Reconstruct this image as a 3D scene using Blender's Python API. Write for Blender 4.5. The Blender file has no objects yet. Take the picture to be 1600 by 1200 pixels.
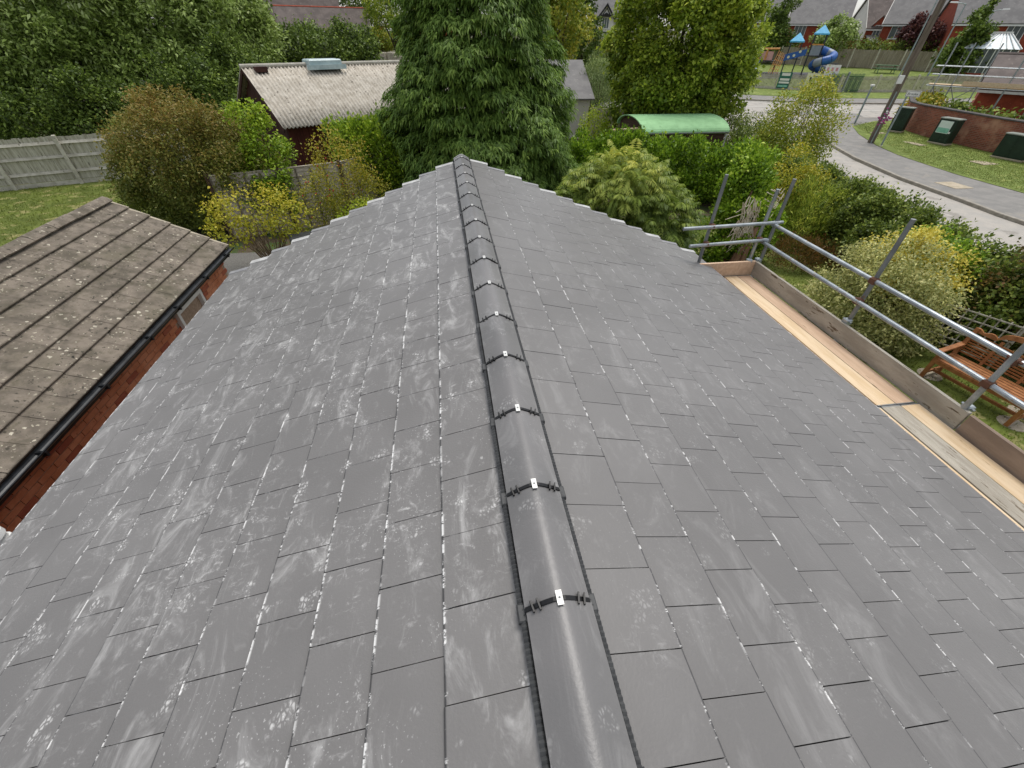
import bpy, math, random
import numpy as np
from mathutils import Matrix, Vector
R = math.radians
random.seed(7)
S = bpy.context.scene
COL = S.collection

# ------------------------------------------------------------------ camera
cd = bpy.data.cameras.new('camera'); cam = bpy.data.objects.new('camera', cd); COL.objects.link(cam)
cd.sensor_width = 36.0; cd.lens = 36 * 642 / 1600; cd.clip_start = 0.05; cd.clip_end = 2000
pt, yw, rl = R(40.49), R(8.83), R(0.912)
fw = Vector((math.sin(yw) * math.cos(pt), math.cos(yw) * math.cos(pt), -math.sin(pt)))
r0 = Vector((math.cos(yw), -math.sin(yw), 0)); u0 = r0.cross(fw)
rr = r0 * math.cos(rl) + u0 * math.sin(rl); uu = u0 * math.cos(rl) - r0 * math.sin(rl)
cam.matrix_world = Matrix(((rr.x, uu.x, -fw.x, 0), (rr.y, uu.y, -fw.y, 0), (rr.z, uu.z, -fw.z, 5.0), (0, 0, 0, 1)))
S.camera = cam

# ------------------------------------------------------------------ sky, sun, exposure (bright overcast day)
SUN_AZ, SUN_EL = R(35), R(70)          # azimuth clockwise from +Y
w = bpy.data.worlds.new('World'); S.world = w; w.use_nodes = True
nt = w.node_tree; bg = nt.nodes['Background']
sky = nt.nodes.new('ShaderNodeTexSky'); sky.sky_type = 'NISHITA'; sky.sun_disc = False
sky.sun_elevation = SUN_EL; sky.sun_rotation = SUN_AZ
sky.air_density = 1.0; sky.dust_density = 2.0; sky.ozone_density = 1.0
hs = nt.nodes.new('ShaderNodeHueSaturation'); hs.inputs['Saturation'].default_value = 0.3
nt.links.new(sky.outputs[0], hs.inputs['Color']); nt.links.new(hs.outputs[0], bg.inputs[0])
bg.inputs[1].default_value = 0.15
sl = bpy.data.lights.new('sun', 'SUN'); sl.energy = 1.6; sl.angle = R(28); sl.color = (1, .96, .9)
so = bpy.data.objects.new('sun', sl); COL.objects.link(so); so.location = (0, 0, 40)
sd = Vector((math.sin(SUN_AZ) * math.cos(SUN_EL), math.cos(SUN_AZ) * math.cos(SUN_EL), math.sin(SUN_EL)))
so.rotation_euler = sd.to_track_quat('Z', 'Y').to_euler()
S.view_settings.view_transform = 'Standard'; S.view_settings.look = 'None'
S.view_settings.exposure = 0.35; S.view_settings.gamma = 1.0; S.view_settings.use_curve_mapping = False
S.render.engine = 'CYCLES'
S.cycles.max_bounces = 4; S.cycles.diffuse_bounces = 2; S.cycles.glossy_bounces = 2; S.cycles.transmission_bounces = 2; S.cycles.transparent_max_bounces = 8

# ------------------------------------------------------------------ materials
MATS = {}
def lin(c):
    if isinstance(c, str):
        c = [int(c[i:i + 2], 16) / 255 for i in (0, 2, 4)]
        c = [x / 12.92 if x <= .04045 else ((x + .055) / 1.055) ** 2.4 for x in c]
    return (c[0], c[1], c[2], 1)
class NT:
    """small node-graph helper"""
    def __init__(s, m): s.t = m.node_tree; s.n = s.t.nodes; s.l = s.t.links
    def add(s, typ, ins=None, **kw):
        n = s.n.new(typ)
        for k, v in kw.items(): setattr(n, k, v)
        for k, v in (ins or {}).items():
            i = n.inputs[k]
            if isinstance(v, bpy.types.NodeSocket): s.l.new(v, i)
            else: i.default_value = v
        return n
    def pos(s): return s.add('ShaderNodeNewGeometry').outputs['Position']
    def obj(s): return s.add('ShaderNodeTexCoord').outputs['Object']
    def scale(s, v, xyz): return s.add('ShaderNodeVectorMath', {0: v, 1: xyz}, operation='MULTIPLY').outputs[0]
    def noise(s, v, sc, det=3, rough=.5, dist=0):
        return s.add('ShaderNodeTexNoise', {'Vector': v, 'Scale': sc, 'Detail': det, 'Roughness': rough, 'Distortion': dist}).outputs['Fac']
    def ramp(s, f, stops):
        n = s.add('ShaderNodeValToRGB', {'Fac': f}); e = n.color_ramp.elements
        while len(e) < len(stops): e.new(.5)
        for el, (p, c) in zip(e, stops): el.position = p; el.color = lin(c) if not isinstance(c, (int, float)) else (c, c, c, 1)
        return n.outputs['Color']
    def step(s, f, a, b, lo=0., hi=1.):
        return s.add('ShaderNodeMapRange', {'Value': f, 'From Min': a, 'From Max': b, 'To Min': lo, 'To Max': hi}, interpolation_type='SMOOTHSTEP').outputs[0]
    def math(s, op, a, b): return s.add('ShaderNodeMath', {0: a, 1: b}, operation=op).outputs[0]
    def mix(s, f, a, b):
        n = s.add('ShaderNodeMix', data_type='RGBA'); 
        for i, v in ((0, f), (6, a), (7, b)):
            if isinstance(v, bpy.types.NodeSocket): s.l.new(v, n.inputs[i])
            else: n.inputs[i].default_value = v if i == 0 else lin(v)
        return n.outputs[2]
    def attr(s, name): return s.add('ShaderNodeAttribute', attribute_name=name)
def newmat(name):
    m = bpy.data.materials.new(name); m.use_nodes = True; MATS[name] = m
    g = NT(m); b = m.node_tree.nodes['Principled BSDF']; return m, g, b
def mat(name, c1, c2=None, scale=4., rough=.7, spec=.4, bump=0., bscale=40., stretch=(1, 1, 1), metal=0., space='pos', det=4, lo=.35, hi=.65, extra=None):
    """two-tone noisy surface; extra=(colour, scale, threshold) adds blotches of a third tone"""
    m, g, b = newmat(name)
    v = g.pos() if space == 'pos' else g.obj()
    v = g.scale(v, stretch)
    col = g.mix(g.step(g.noise(v, scale, det, .6), lo, hi), c1, c2 or c1)
    if extra: col = g.mix(g.step(g.noise(v, extra[1], 4, .65), extra[2], extra[2] + .06), col, extra[0])
    g.l.new(col, b.inputs['Base Color'])
    b.inputs['Roughness'].default_value = rough; b.inputs['Metallic'].default_value = metal
    b.inputs['Specular IOR Level'].default_value = spec
    if bump:
        bn = g.add('ShaderNodeBump', {'Height': g.noise(v, bscale, 4, .6), 'Strength': bump, 'Distance': .02})
        g.l.new(bn.outputs[0], b.inputs['Normal'])
    return m
def leafmat(name, cols, rough=.5, trans=.3, spec=.3, gain=1.75):
    """leaf colour from the leaf's own random value v, some light through the blade"""
    m, g, b = newmat(name)
    a = g.attr('v').outputs['Fac']
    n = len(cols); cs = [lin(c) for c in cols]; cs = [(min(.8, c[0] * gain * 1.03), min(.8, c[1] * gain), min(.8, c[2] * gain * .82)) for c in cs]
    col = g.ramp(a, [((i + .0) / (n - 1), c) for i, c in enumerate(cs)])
    g.l.new(col, b.inputs['Base Color']); b.inputs['Roughness'].default_value = rough; b.inputs['Specular IOR Level'].default_value = spec
    tr = g.add('ShaderNodeBsdfTranslucent', {'Color': col})
    mx = g.add('ShaderNodeMixShader', {0: trans, 1: b.outputs[0], 2: tr.outputs[0]})
    g.l.new(mx.outputs[0], m.node_tree.nodes['Material Output'].inputs[0])
    return m

# ------------------------------------------------------------------ mesh helpers
class MB:
    def __init__(s): s.v = []; s.f = []; s.a = {}
    def add(s, vs, fs):
        o = len(s.v); s.v += [tuple(p) for p in vs]; s.f += [tuple(o + i for i in f) for f in fs]; return s
    def box(s, x0, y0, z0, x1, y1, z1):
        return s.add([(x0, y0, z0), (x1, y0, z0), (x1, y1, z0), (x0, y1, z0), (x0, y0, z1), (x1, y0, z1), (x1, y1, z1), (x0, y1, z1)],
                     [(3, 2, 1, 0), (4, 5, 6, 7), (0, 1, 5, 4), (1, 2, 6, 5), (2, 3, 7, 6), (3, 0, 4, 7)])
    def cbox(s, x0, y0, z0, x1, y1, z1, c=.01):
        """box with chamfered top rim"""
        return s.add([(x0, y0, z0), (x1, y0, z0), (x1, y1, z0), (x0, y1, z0),
                      (x0, y0, z1 - c), (x1, y0, z1 - c), (x1, y1, z1 - c), (x0, y1, z1 - c),
                      (x0 + c, y0 + c, z1), (x1 - c, y0 + c, z1), (x1 - c, y1 - c, z1), (x0 + c, y1 - c, z1)],
                     [(3, 2, 1, 0), (8, 9, 10, 11)] + [(i, (i + 1) % 4, 4 + (i + 1) % 4, 4 + i) for i in range(4)] + [(4 + i, 4 + (i + 1) % 4, 8 + (i + 1) % 4, 8 + i) for i in range(4)])
    def beam(s, p, q, w, h, up=(0, 0, 1)):
        p, q = Vector(p), Vector(q); d = (q - p).normalized(); sd_ = d.cross(Vector(up))
        if sd_.length < 1e-4: sd_ = d.cross(Vector((1, 0, 0)))
        sd_.normalize(); n = sd_.cross(d)
        vs = [e + sd_ * (w / 2 * a) + n * (h / 2 * b) for e in (p, q) for a, b in ((-1, -1), (1, -1), (1, 1), (-1, 1))]
        return s.add(vs, [(3, 2, 1, 0), (4, 5, 6, 7), (0, 1, 5, 4), (1, 2, 6, 5), (2, 3, 7, 6), (3, 0, 4, 7)])
    def tube(s, pts, rad, n=8, cap=True):
        pts = [Vector(p) for p in pts]; k = len(pts)
        rs = rad if isinstance(rad, (list, tuple)) else [rad] * k
        o = len(s.v); pn = None
        for i, p in enumerate(pts):
            d = (pts[min(i + 1, k - 1)] - pts[max(i - 1, 0)]).normalized()
            if pn is None: pn = d.orthogonal().normalized()
            else:
                pn = (pn - d * pn.dot(d)); pn = pn.normalized() if pn.length > 1e-6 else d.orthogonal().normalized()
            b = d.cross(pn)
            for j in range(n):
                t = 2 * math.pi * j / n; s.v.append(tuple(p + (pn * math.cos(t) + b * math.sin(t)) * rs[i]))
        for i in range(k - 1):
            for j in range(n): s.f.append((o + i * n + j, o + i * n + (j + 1) % n, o + (i + 1) * n + (j + 1) % n, o + (i + 1) * n + j))
        if cap: s.f.append(tuple(o + j for j in reversed(range(n)))); s.f.append(tuple(o + (k - 1) * n + j for j in range(n)))
        return s
    def prism(s, poly, axis, a, b):
        """poly of 2-D points extruded along axis ('x','y','z') from a to b"""
        n = len(poly)
        def P(u, v, t): return {'x': (t, u, v), 'y': (u, t, v), 'z': (u, v, t)}[axis]
        vs = [P(u, v, a) for u, v in poly] + [P(u, v, b) for u, v in poly]
        return s.add(vs, [tuple(reversed(range(n))), tuple(range(n, 2 * n))] + [(i, (i + 1) % n, n + (i + 1) % n, n + i) for i in range(n)])
    def lathe(s, prof, n=16, c=(0, 0, 0)):
        o = len(s.v)
        for r_, z in prof:
            for j in range(n):
                t = 2 * math.pi * j / n; s.v.append((c[0] + r_ * math.cos(t), c[1] + r_ * math.sin(t), c[2] + z))
        for i in range(len(prof) - 1):
            for j in range(n): s.f.append((o + i * n + j, o + i * n + (j + 1) % n, o + (i + 1) * n + (j + 1) % n, o + (i + 1) * n + j))
        s.f.append(tuple(o + j for j in reversed(range(n)))); s.f.append(tuple(o + (len(prof) - 1) * n + j for j in range(n)))
        return s
    def mesh(s, name, smooth=False):
        me = bpy.data.meshes.new(name); me.from_pydata(s.v, [], s.f)
        for k, a in s.a.items():
            at_ = me.attributes.new(k, 'FLOAT', 'POINT'); at_.data.foreach_set('value', a)
        if smooth: me.polygons.foreach_set('use_smooth', [True] * len(me.polygons))
        me.update(); return me
    def build(s, name, m, parent=None, loc=(0, 0, 0), rot=(0, 0, 0), smooth=False, fix=True):
        me = s.mesh(name, smooth)
        if fix: _normals(me)
        return link(name, me, m, parent, loc, rot)
def _normals(me):
    import bmesh
    b = bmesh.new(); b.from_mesh(me); bmesh.ops.recalc_face_normals(b, faces=b.faces); b.to_mesh(me); b.free()
def link(name, me, m=None, parent=None, loc=(0, 0, 0), rot=(0, 0, 0), scale=(1, 1, 1)):
    if m is not None and not me.materials: me.materials.append(MATS[m] if isinstance(m, str) else m)
    o = bpy.data.objects.new(name, me); COL.objects.link(o); o.parent = parent; o.location = loc; o.rotation_euler = rot; o.scale = scale
    return o
def tag(o, label=None, cat=None, group=None, kind=None):
    for k, v in (('label', label), ('category', cat), ('group', group), ('kind', kind)):
        if v: o[k] = v
    return o
def thing(name, label, cat, loc=(0, 0, 0), rz=0, group=None):
    o = bpy.data.objects.new(name, None); COL.objects.link(o); o.empty_display_size = .2
    o.location = loc; o.rotation_euler = (0, 0, rz); return tag(o, label, cat, group)
def copy_tree(o, parent=None):
    c = o.copy(); COL.objects.link(c); c.parent = parent
    for ch in [x for x in bpy.data.objects if x.parent == o]: copy_tree(ch, c)
    return c
def gz(x, y):
    q = math.hypot(x, y) - 30
    return .045 * (q + math.sqrt(q * q + 9)) / 2 if q > -25 else 0.0

# ------------------------------------------------------------------ material set
def tile_mat(name, c1, c2, dust, edge, rough=.44, vary=.035):
    m, g, b = newmat(name)
    p = g.pos(); oi = g.add('ShaderNodeObjectInfo').outputs['Random']
    base = g.mix(g.step(g.noise(p, 1.1, 3, .6), .35, .65), c1, c2)
    # each slate a touch different
    hv = g.add('ShaderNodeHueSaturation', {'Color': base, 'Value': g.step(oi, 0, 1, 1 - vary, 1 + vary), 'Saturation': 1.0}).outputs[0]
    # trodden chalk dust: soft smears, dry-brush scuffs, a few boot-sole prints, specks
    patch = g.step(g.noise(p, 1.5, 3, .65), .46, .64)
    scuff = g.step(g.noise(g.scale(p, (.55, 1.0, .55)), 26, 5, .78, .6), .53, .74)
    scuff2 = g.step(g.noise(g.scale(p, (1.0, .30, 1.0)), 21, 5, .78, .9), .55, .76)
    vo = g.add('ShaderNodeTexVoronoi', {'Vector': g.scale(p, (1.0, .7, 1.0)), 'Scale': 62.0, 'Randomness': 1.}, feature='DISTANCE_TO_EDGE').outputs['Distance']
    lace = g.math('MULTIPLY', g.math('MULTIPLY', g.step(vo, .02, .3), g.step(g.noise(p, 38, 3, .7), .40, .62)), g.step(g.noise(p, 6.2, 1, .5), .63, .70))
    speck = g.math('MULTIPLY', g.math('MULTIPLY', g.step(g.noise(p, 95, 1, .6), .66, .74), g.step(g.noise(p, 2.1, 1), .5, .62)), .3)
    veil = g.math('MULTIPLY', g.step(g.noise(g.scale(p, (1.5, .6, 1.5)), 4.2, 5, .72, .8), .50, .76), .34)
    d = g.math('MULTIPLY', patch, g.math('ADD', g.math('MULTIPLY', scuff, .42), g.math('MULTIPLY', scuff2, .36)))
    d = g.math('ADD', g.math('ADD', d, g.math('MULTIPLY', lace, .55)), g.math('ADD', speck, veil))
    d = g.math('MULTIPLY', d, dust)
    # white chipped lower edges
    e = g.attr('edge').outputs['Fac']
    pe = g.scale(p, (.5, 1.0, .5))
    chip = g.math('MULTIPLY', g.step(e, .15, .75), g.math('MULTIPLY', g.step(g.noise(pe, 12, 5, .8), edge, edge + .05), g.step(g.noise(p, 3.1, 2), .30, .52)))
    d = g.add('ShaderNodeClamp', {0: g.math('ADD', d, g.math('MULTIPLY', chip, .9))}).outputs[0]
    hv = g.mix(g.math('MULTIPLY', g.step(e, .45, .75), .8), hv, '2b2b2c')  # dark dressed lip, its colour also painting in the shadow line of each course
    col = g.mix(d, hv, 'e2e1de')
    g.l.new(col, b.inputs['Base Color'])
    g.l.new(g.step(d, 0, 1, rough, .8), b.inputs['Roughness']); b.inputs['Specular IOR Level'].default_value = .5
    bn = g.add('ShaderNodeBump', {'Height': g.noise(p, 90, 3, .6), 'Strength': .12, 'Distance': .01}); g.l.new(bn.outputs[0], b.inputs['Normal'])
    return m
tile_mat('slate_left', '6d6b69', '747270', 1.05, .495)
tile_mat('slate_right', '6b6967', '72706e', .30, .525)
tile_mat('ridge_grey', '696867', '747271', .45, 2., .38, .08)
mat('black_plastic', '0c0c0d', '151516', 30, .45)
mat('vent_roll', '3a3b3c', '4a4b4b', 20, .6)
mat('zinc', 'dcdcd8', 'c8c8c4', 30, .45, metal=.3)
mat('verge_pale', 'bdbdba', 'a5a5a3', 9, .6)
mat('verge_dark', '7d7d7e', '8d8d8d', 9, .55)
mat('underlay', '2a2a2b')
mat('brick_red', 'cf8a66', 'bb7450', 3.2, .85, bump=.3, bscale=120, extra=('94563f', 11., .62))
mat('brick_dark', 'ae6448', '9c5540', 5, .85, bump=.3, bscale=120)
mat('mortar', 'b09a85', '9a8571', 20, .95, bump=.4, bscale=200)
mat('white_upvc', 'e4e4e0', 'd6d6d2', 4, .35)
mat('black_gutter', '17191b', '2a2d30', 8, .35)
mat('glass_dark', '0d1011', '171b1b', 2, .12, spec=.3)
mat('conc_tile', '857b6e', '6a6257', 6, .95, bump=.6, bscale=90, extra=('48433a', 14., .60))
def lichen():
    m = MATS['conc_tile']; g = NT(m); b = m.node_tree.nodes['Principled BSDF']
    src = b.inputs['Base Color'].links[0].from_socket
    p = g.pos()
    wob = g.add('ShaderNodeVectorMath', {0: p, 1: g.add('ShaderNodeVectorMath', {0: g.add('ShaderNodeTexNoise', {'Vector': p, 'Scale': 22., 'Detail': 3.}).outputs['Color'], 1: (.07, .07, .07)}, operation='MULTIPLY').outputs[0]}, operation='ADD').outputs[0]
    def spots(sc, r0s, r1s, tone, amt, mask, col):
        v = g.add('ShaderNodeTexVoronoi', {'Vector': wob, 'Scale': sc, 'Randomness': 1.}); rnd_ = g.add('ShaderNodeSeparateColor', {0: v.outputs['Color']}).outputs[0]
        rad = g.math('ADD', g.math('MULTIPLY', g.math('POWER', rnd_, 3.), r1s), r0s)
        mk = g.step(g.math('SUBTRACT', rad, v.outputs['Distance']), 0, .07)
        if mask: mk = g.math('MULTIPLY', mk, g.step(g.noise(p, mask, 3), .43, .56))
        return g.mix(g.math('MULTIPLY', mk, amt), col, tone)
    col = g.mix(g.math('MULTIPLY', g.step(g.noise(g.scale(p, (1, .6, 1)), 7, 5, .7), .50, .70), .55), src, '55503f')
    col = spots(16., .0, .40, 'cfc8b4', .85, 2.6, col)
    col = spots(31., .05, .38, 'b9b29d', .8, 3.4, col)
    col = spots(7.5, -.12, .34, '23211c', .9, None, col)
    col = spots(19., -.08, .44, '3a362d', .8, 2.1, col)
    col = g.mix(g.math('MULTIPLY', g.step(g.noise(g.scale(p, (1, 1, 1)), 2.3, 4, .7), .52, .66), .45), col, '4a4638')
    col = g.mix(g.math('MULTIPLY', g.step(g.noise(p, 1.3, 3), .52, .72), .5), col, '56533f')
    g.l.new(col, b.inputs['Base Color'])
lichen()
mat('board_new', 'e0c9a8', 'd3b892', 3, .8, stretch=(6, .6, 6), bump=.2, bscale=30, extra=('8f6d4c', 5., .66))
mat('board_tan', 'c7a88c', 'd6b99c', 3, .85, stretch=(6, .5, 6), bump=.2, bscale=30, extra=('7c5f49', 6., .64))
mat('board_weathered', '9a9386', 'b3ac9e', 3, .9, stretch=(6, .6, 3), bump=.3, bscale=30, extra=('6a5d4c', 6., .6))
mat('board_brown', 'a18d7c', '8f7c6c', 3, .9, stretch=(6, .6, 3), bump=.3, bscale=30, extra=('a98f79', 6., .64))
mat('galv', 'aab0b3', '8e9599', 6, .42, metal=.6, extra=('9a9184', 13., .60))
mat('galv_dull', '777b7d', '888b8b', 6, .5, metal=.55, extra=('8b7a6a', 12., .62))
mat('rust', '5a3a2c', '6b4936', 20, .8)
mat('teak', 'a56e42', '8c5932', 3, .55, stretch=(3, 3, 3), bump=.15, bscale=60, extra=('7d451f', 8., .64))
mat('stone_pale', 'b3a995', '968d7c', 5, .9, bump=.4, bscale=60)
mat('fence_grey', 'c4c0b2', 'a09b8a', 3.5, .9, stretch=(4, 4, .4), bump=.3, bscale=40, extra=('5d594c', 6., .6))
mat('fence_batten', '7d7467', '675f53', 4, .9)
mat('fence_lap', 'c6bdae', 'a79d8d', 4, .9, stretch=(1, 1, 5), bump=.3, bscale=40, extra=('554c41', 7., .62))
mat('fence_rail_grey', 'cac5b8', 'b0ab9c', 5, .9, extra=('7d786a', 7., .62))
mat('fence_post_pale', 'cfc9b7', 'b5af9e', 5, .9)
mat('corrugated', 'c6bfb2', 'aea698', 4, .9, extra=('6e675c', 9., .60), bump=.2, bscale=60)
mat('shed_brown', '623028', '4f261f', 3, .75, stretch=(6, 6, .5))
mat('shed_dark', '4a2c25', '3a221d', 3, .8)
mat('rooflight', 'c3d3d4', 'a9bdc0', 3, .3)
mat('green_felt', '9fcf97', '90c089', 3, .7, extra=('7da677', 6., .66))
mat('timber_dark', '5a463a', '453429', 4, .9, stretch=(.5, .5, 8))
mat('trunk', '5c5042', '453b30', 8, .95, stretch=(1, 1, .4), bump=.6, bscale=30)
mat('twig', '8f7f68', '75664f', 8, .9)
mat('dead_ivy', 'e0d4c3', 'c0ae99', 9, .9)
mat('bark_red', '7d5a49', '9c7a66', 6, .95, stretch=(2, 2, .4), bump=.5, bscale=30)
mat('lawn', '67732d', '535f22', 1.2, .95, bump=.5, bscale=60, det=6, extra=('898552', 2.0, .55))
mat('lawn_bright', '70803a', '606f2d', 1.3, .95, bump=.5, bscale=60, det=6, extra=('8d9450', 3., .56))
mat('soil', '4d4232', '5f5543', 3, .98, bump=.5, bscale=30, extra=('46562c', 1.6, .5))
mat('gravel_grey', '7f7d78', '64625d', 30, .95, bump=.7, bscale=80)
mat('asphalt', '7d7b77', '8a8782', 2.2, .9, bump=.25, bscale=120, extra=('8f8a82', 1., .58))
mat('asphalt_road', 'a29e97', 'aca69d', 1.6, .9, bump=.25, bscale=120, extra=('928d85', 1.1, .58))
mat('kerb', 'a39d92', '8d877c', 5, .9)
mat('slab', 'b7aa94', 'a2967f', 4, .9)
mat('road_white', 'd8d6cd', 'c4c1b7', 8, .8)
mat('brick_wall_far', '96503a', '7f4130', 3, .9, bump=.3, bscale=30, extra=('b07a62', 5., .62))
mat('coping', '4d4a49', '5b5755', 5, .9)
mat('house_brick', '96462f', '843b28', 2.5, .9, extra=('a45a42', 6., .6))
mat('slate_far', '7c7a78', '6d6b6a', 1.2, .8, extra=('868380', 3., .6))
mat('slate_brown', '6d635e', '5c534f', 1.2, .85, extra=('7a7069', 3., .6))
mat('ridge_red', 'b0543a', '984530', 4, .8)
mat('render_white', 'e6e3da', 'dcd9d0', 2, .8)
mat('timber_black', '1d1c1b', '282625', 4, .7)
mat('glass_pale', '5f696c', '485154', 1, .12, spec=.7)
mat('cabinet_green', '22362a', '1b2c22', 3, .45, extra=('2d4234', 8., .6))
mat('cabinet_top', '8a8f86', '777b73', 4, .7)
mat('poster', 'dfe9e4', 'd3e0da', 6, .5)
mat('poster_teal', '8fc7b4', '7ab8a5', 6, .5)
mat('pole_wood', '786c5f', '5d5348', 4, .9, stretch=(4, 4, .3))
mat('lamp_metal', '9aa5a6', '8a9596', 5, .5, metal=.4)
mat('play_blue', '2f62a8', '28569a', 4, .4)
mat('play_cyan', '58b4dd', '4aa6d2', 4, .5)
mat('play_grey', '8d949b', '7d848b', 4, .45)
mat('play_orange', 'd59a55', 'c78945', 5, .6)
mat('play_dark', '3a3d42', '303338', 5, .5)
mat('rubber', '4c4c4e', '57575a', 6, .95)
mat('play_pink', 'd3a79d', 'c59488', 5, .6)
mat('sign_white', 'e9e8e3', 'dddcd7', 4, .5)
mat('sign_black', '1c1c1e', '232325', 4, .5)
mat('sign_green', '2e6c5c', '286252', 4, .5)
mat('sign_cream', 'e3e1bd', 'd9d7b2', 4, .5)
mat('sign_red', 'c03a36', 'b0302d', 4, .5)
mat('sign_pink', 'd0999b', 'c58b8d', 4, .5)
mat('flower_purple', '8a2a62', 'a84a86', 25, .7)
mat('beacon_amber', 'e5d35a', 'dcc94e', 4, .4)
mat('van_white', 'e2e3e2', 'd5d6d6', 3, .3)
mat('car_dark', '232a31', '2d353d', 3, .2, spec=.6)
mat('car_glass', '2a3236', '1f2629', 3, .08, spec=.8)
mat('tyre', '19191a', '222223', 6, .8)
mat('number_plate', 'e6e4dc', 'dad8d0', 5, .5)
mat('orange_brick', 'b5683c', 'a1592f', 3, .9)
mat('conservatory', 'cfdbe0', 'bccbd2', 3, .35)
mat('flat_roof_pale', 'b9b5aa', 'a9a498', 4, .9)
mat('bin_dark', '25272a', '303236', 6, .5)
mat('rubble_pale', 'c0b8a6', 'a49b88', 8, .95)
mat('hip_red', 'b8452f', 'a53a28', 9, .5)

# ================================================================== THE SETTING
def drape(name, m, A, B, n=1, off=.03, label=None, sub=1.5):
    """sheet between two polylines A and B (same number of points), laid over the terrain"""
    mb = MB(); rows = []
    for k in range(len(A) - 1):
        L = max(1, int(math.hypot(A[k + 1][0] - A[k][0], A[k + 1][1] - A[k][1]) / sub))
        for j in range(L + (k == len(A) - 2)):
            t = j / L
            a = [A[k][i] + (A[k + 1][i] - A[k][i]) * t for i in (0, 1)]; b = [B[k][i] + (B[k + 1][i] - B[k][i]) * t for i in (0, 1)]
            rows.append([(a[0] + (b[0] - a[0]) * s / n, a[1] + (b[1] - a[1]) * s / n) for s in range(n + 1)])
    for rw in rows:
        for x, y in rw: mb.v.append((x, y, gz(x, y) + off))
    q = n + 1
    for i in range(len(rows) - 1):
        for s in range(n): mb.f.append((i * q + s, i * q + s + 1, (i + 1) * q + s + 1, (i + 1) * q + s))
    return tag(mb.build(name, m), kind='structure')
# ground: one sheet to the horizon, climbing gently beyond thirty metres
mb = MB(); NA = 120; radii = [0.01, 4, 8, 12, 16, 20, 24, 26, 28, 30, 32, 34, 37, 40, 45, 50, 55, 60, 66, 72, 80, 90, 100, 115, 130, 150, 200, 300, 600]
for q in radii:
    for j in range(NA):
        t = 2 * math.pi * j / NA; mb.v.append((q * math.sin(t), q * math.cos(t), .045 * (min(q, 160) - 30 + math.sqrt((min(q, 160) - 30) ** 2 + 9)) / 2 if q > 5 else 0))
for i in range(len(radii) - 1):
    for j in range(NA): mb.f.append((i * NA + j, (i + 1) * NA + j, (i + 1) * NA + (j + 1) % NA, i * NA + (j + 1) % NA))
tag(mb.build('ground', 'soil'), kind='structure')
drape('lawn', 'lawn', [(-26, 6), (-22, 22)], [(-6.2, 6), (-9.8, 22.4)], 8, .02)
drape('lawn', 'lawn', [(5.0, -2), (5.0, 14)], [(9.9, -2), (12.6, 14)], 6, .02)
drape('path', 'gravel_grey', [(-4.4, 5.0), (-6.6, 12.6)], [(-3.0, 5.0), (-3.2, 12.6)], 2, .024)
# side road with kerb, pavement and verge
K = [(19.9, 2), (20.0, 10), (20.1, 12.9), (20.35, 14.5), (20.7, 17.8), (21.5, 21.5), (22.3, 24.1), (23.6, 27.0), (25.6, 29.6), (28.6, 31.0), (40, 27.6), (62, 21)]
HS = [(12.6, 2), (13.0, 10), (13.4, 12.9), (13.6, 14.5), (14.4, 17.8), (15.5, 21.5), (16.2, 24.1), (17.5, 28.0), (19.5, 33.0), (23.5, 35.0), (33, 36.5), (58, 30.5)]
drape('road', 'asphalt_road', HS, K, 4, .03)
PO = [(23.4, 2), (23.6, 10), (23.75, 12.9), (23.75, 14.5), (23.7, 17.8), (24.05, 21.5), (24.6, 23.6), (25.7, 26.2), (27.0, 28.3), (29.6, 29.4), (40, 25.6), (62, 19)]
drape('pavement', 'asphalt', [(x + .13, y) for x, y in K], PO, 2, .15)
def kerbline(name, pts, w_, top):
    mb = MB(); n = len(pts)
    for i, (x, y) in enumerate(pts):
        a, b = pts[max(0, i - 1)], pts[min(n - 1, i + 1)]; d = Vector((b[0] - a[0], b[1] - a[1])).normalized(); s = Vector((d.y, -d.x))
        for u, z in ((0, 0), (0, top - .015), (.015, top), (w_, top), (w_, 0)): mb.v.append((x + s.x * u, y + s.y * u, gz(x, y) + z))
    for i in range(n - 1):
        for k in range(4): mb.f.append((i * 5 + k, i * 5 + k + 1, i * 5 + 6 + k, i * 5 + 5 + k))
    return tag(mb.build(name, 'kerb'), kind='structure')
kerbline('kerb', K, .13, .155)
drape('grass_verge', 'lawn_bright', PO[:11], [(30.0, 2), (30, 10), (29.9, 12.9), (29.7, 14.5), (29.5, 17.8), (29.2, 21.5), (29.05, 23.6), (29.2, 26.2), (29.6, 27.4), (31.0, 29.2), (42, 25.5)], 3, .165)
# main road beyond the junction, far pavement, verge and play green
N_ = [(6, 44.5), (15, 39), (23.5, 35.2), (33, 36.5)]
FARK = [(8, 49.5), (26, 39.6), (31.7, 36.6), (37.4, 34.9), (60, 29.5)]
drape('main_road', 'asphalt_road', [(6, 44), (20, 33.4), (24, 32.0), (29, 30), (45, 25)], FARK, 4, .035)
drape('road_marking', 'road_white', [(24.5, 36.9), (31.0, 33.8), (38, 31.5)], [(24.55, 37.05), (31.05, 33.95), (38.05, 31.65)], 1, .05)
drape('road_marking', 'road_white', [(26.3, 39.05), (31.7, 36.2), (37.3, 34.5)], [(26.36, 39.17), (31.75, 36.32), (37.33, 34.62)], 1, .05)
kerbline('kerb', list(reversed(FARK)), .14, .15)
FP = [(9, 51.5), (27, 41.7), (32.6, 38.6), (38.0, 36.9), (60.6, 31.5)]
drape('pavement', 'asphalt', [(x + .05, y + .13) for x, y in FARK], FP, 2, .145)
FL = [(12, 56), (28, 46.6), (36, 41.0), (42, 39.3), (61, 35.0)]
drape('grass_verge', 'lawn_bright', FP, FL, 2, .16)
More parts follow.
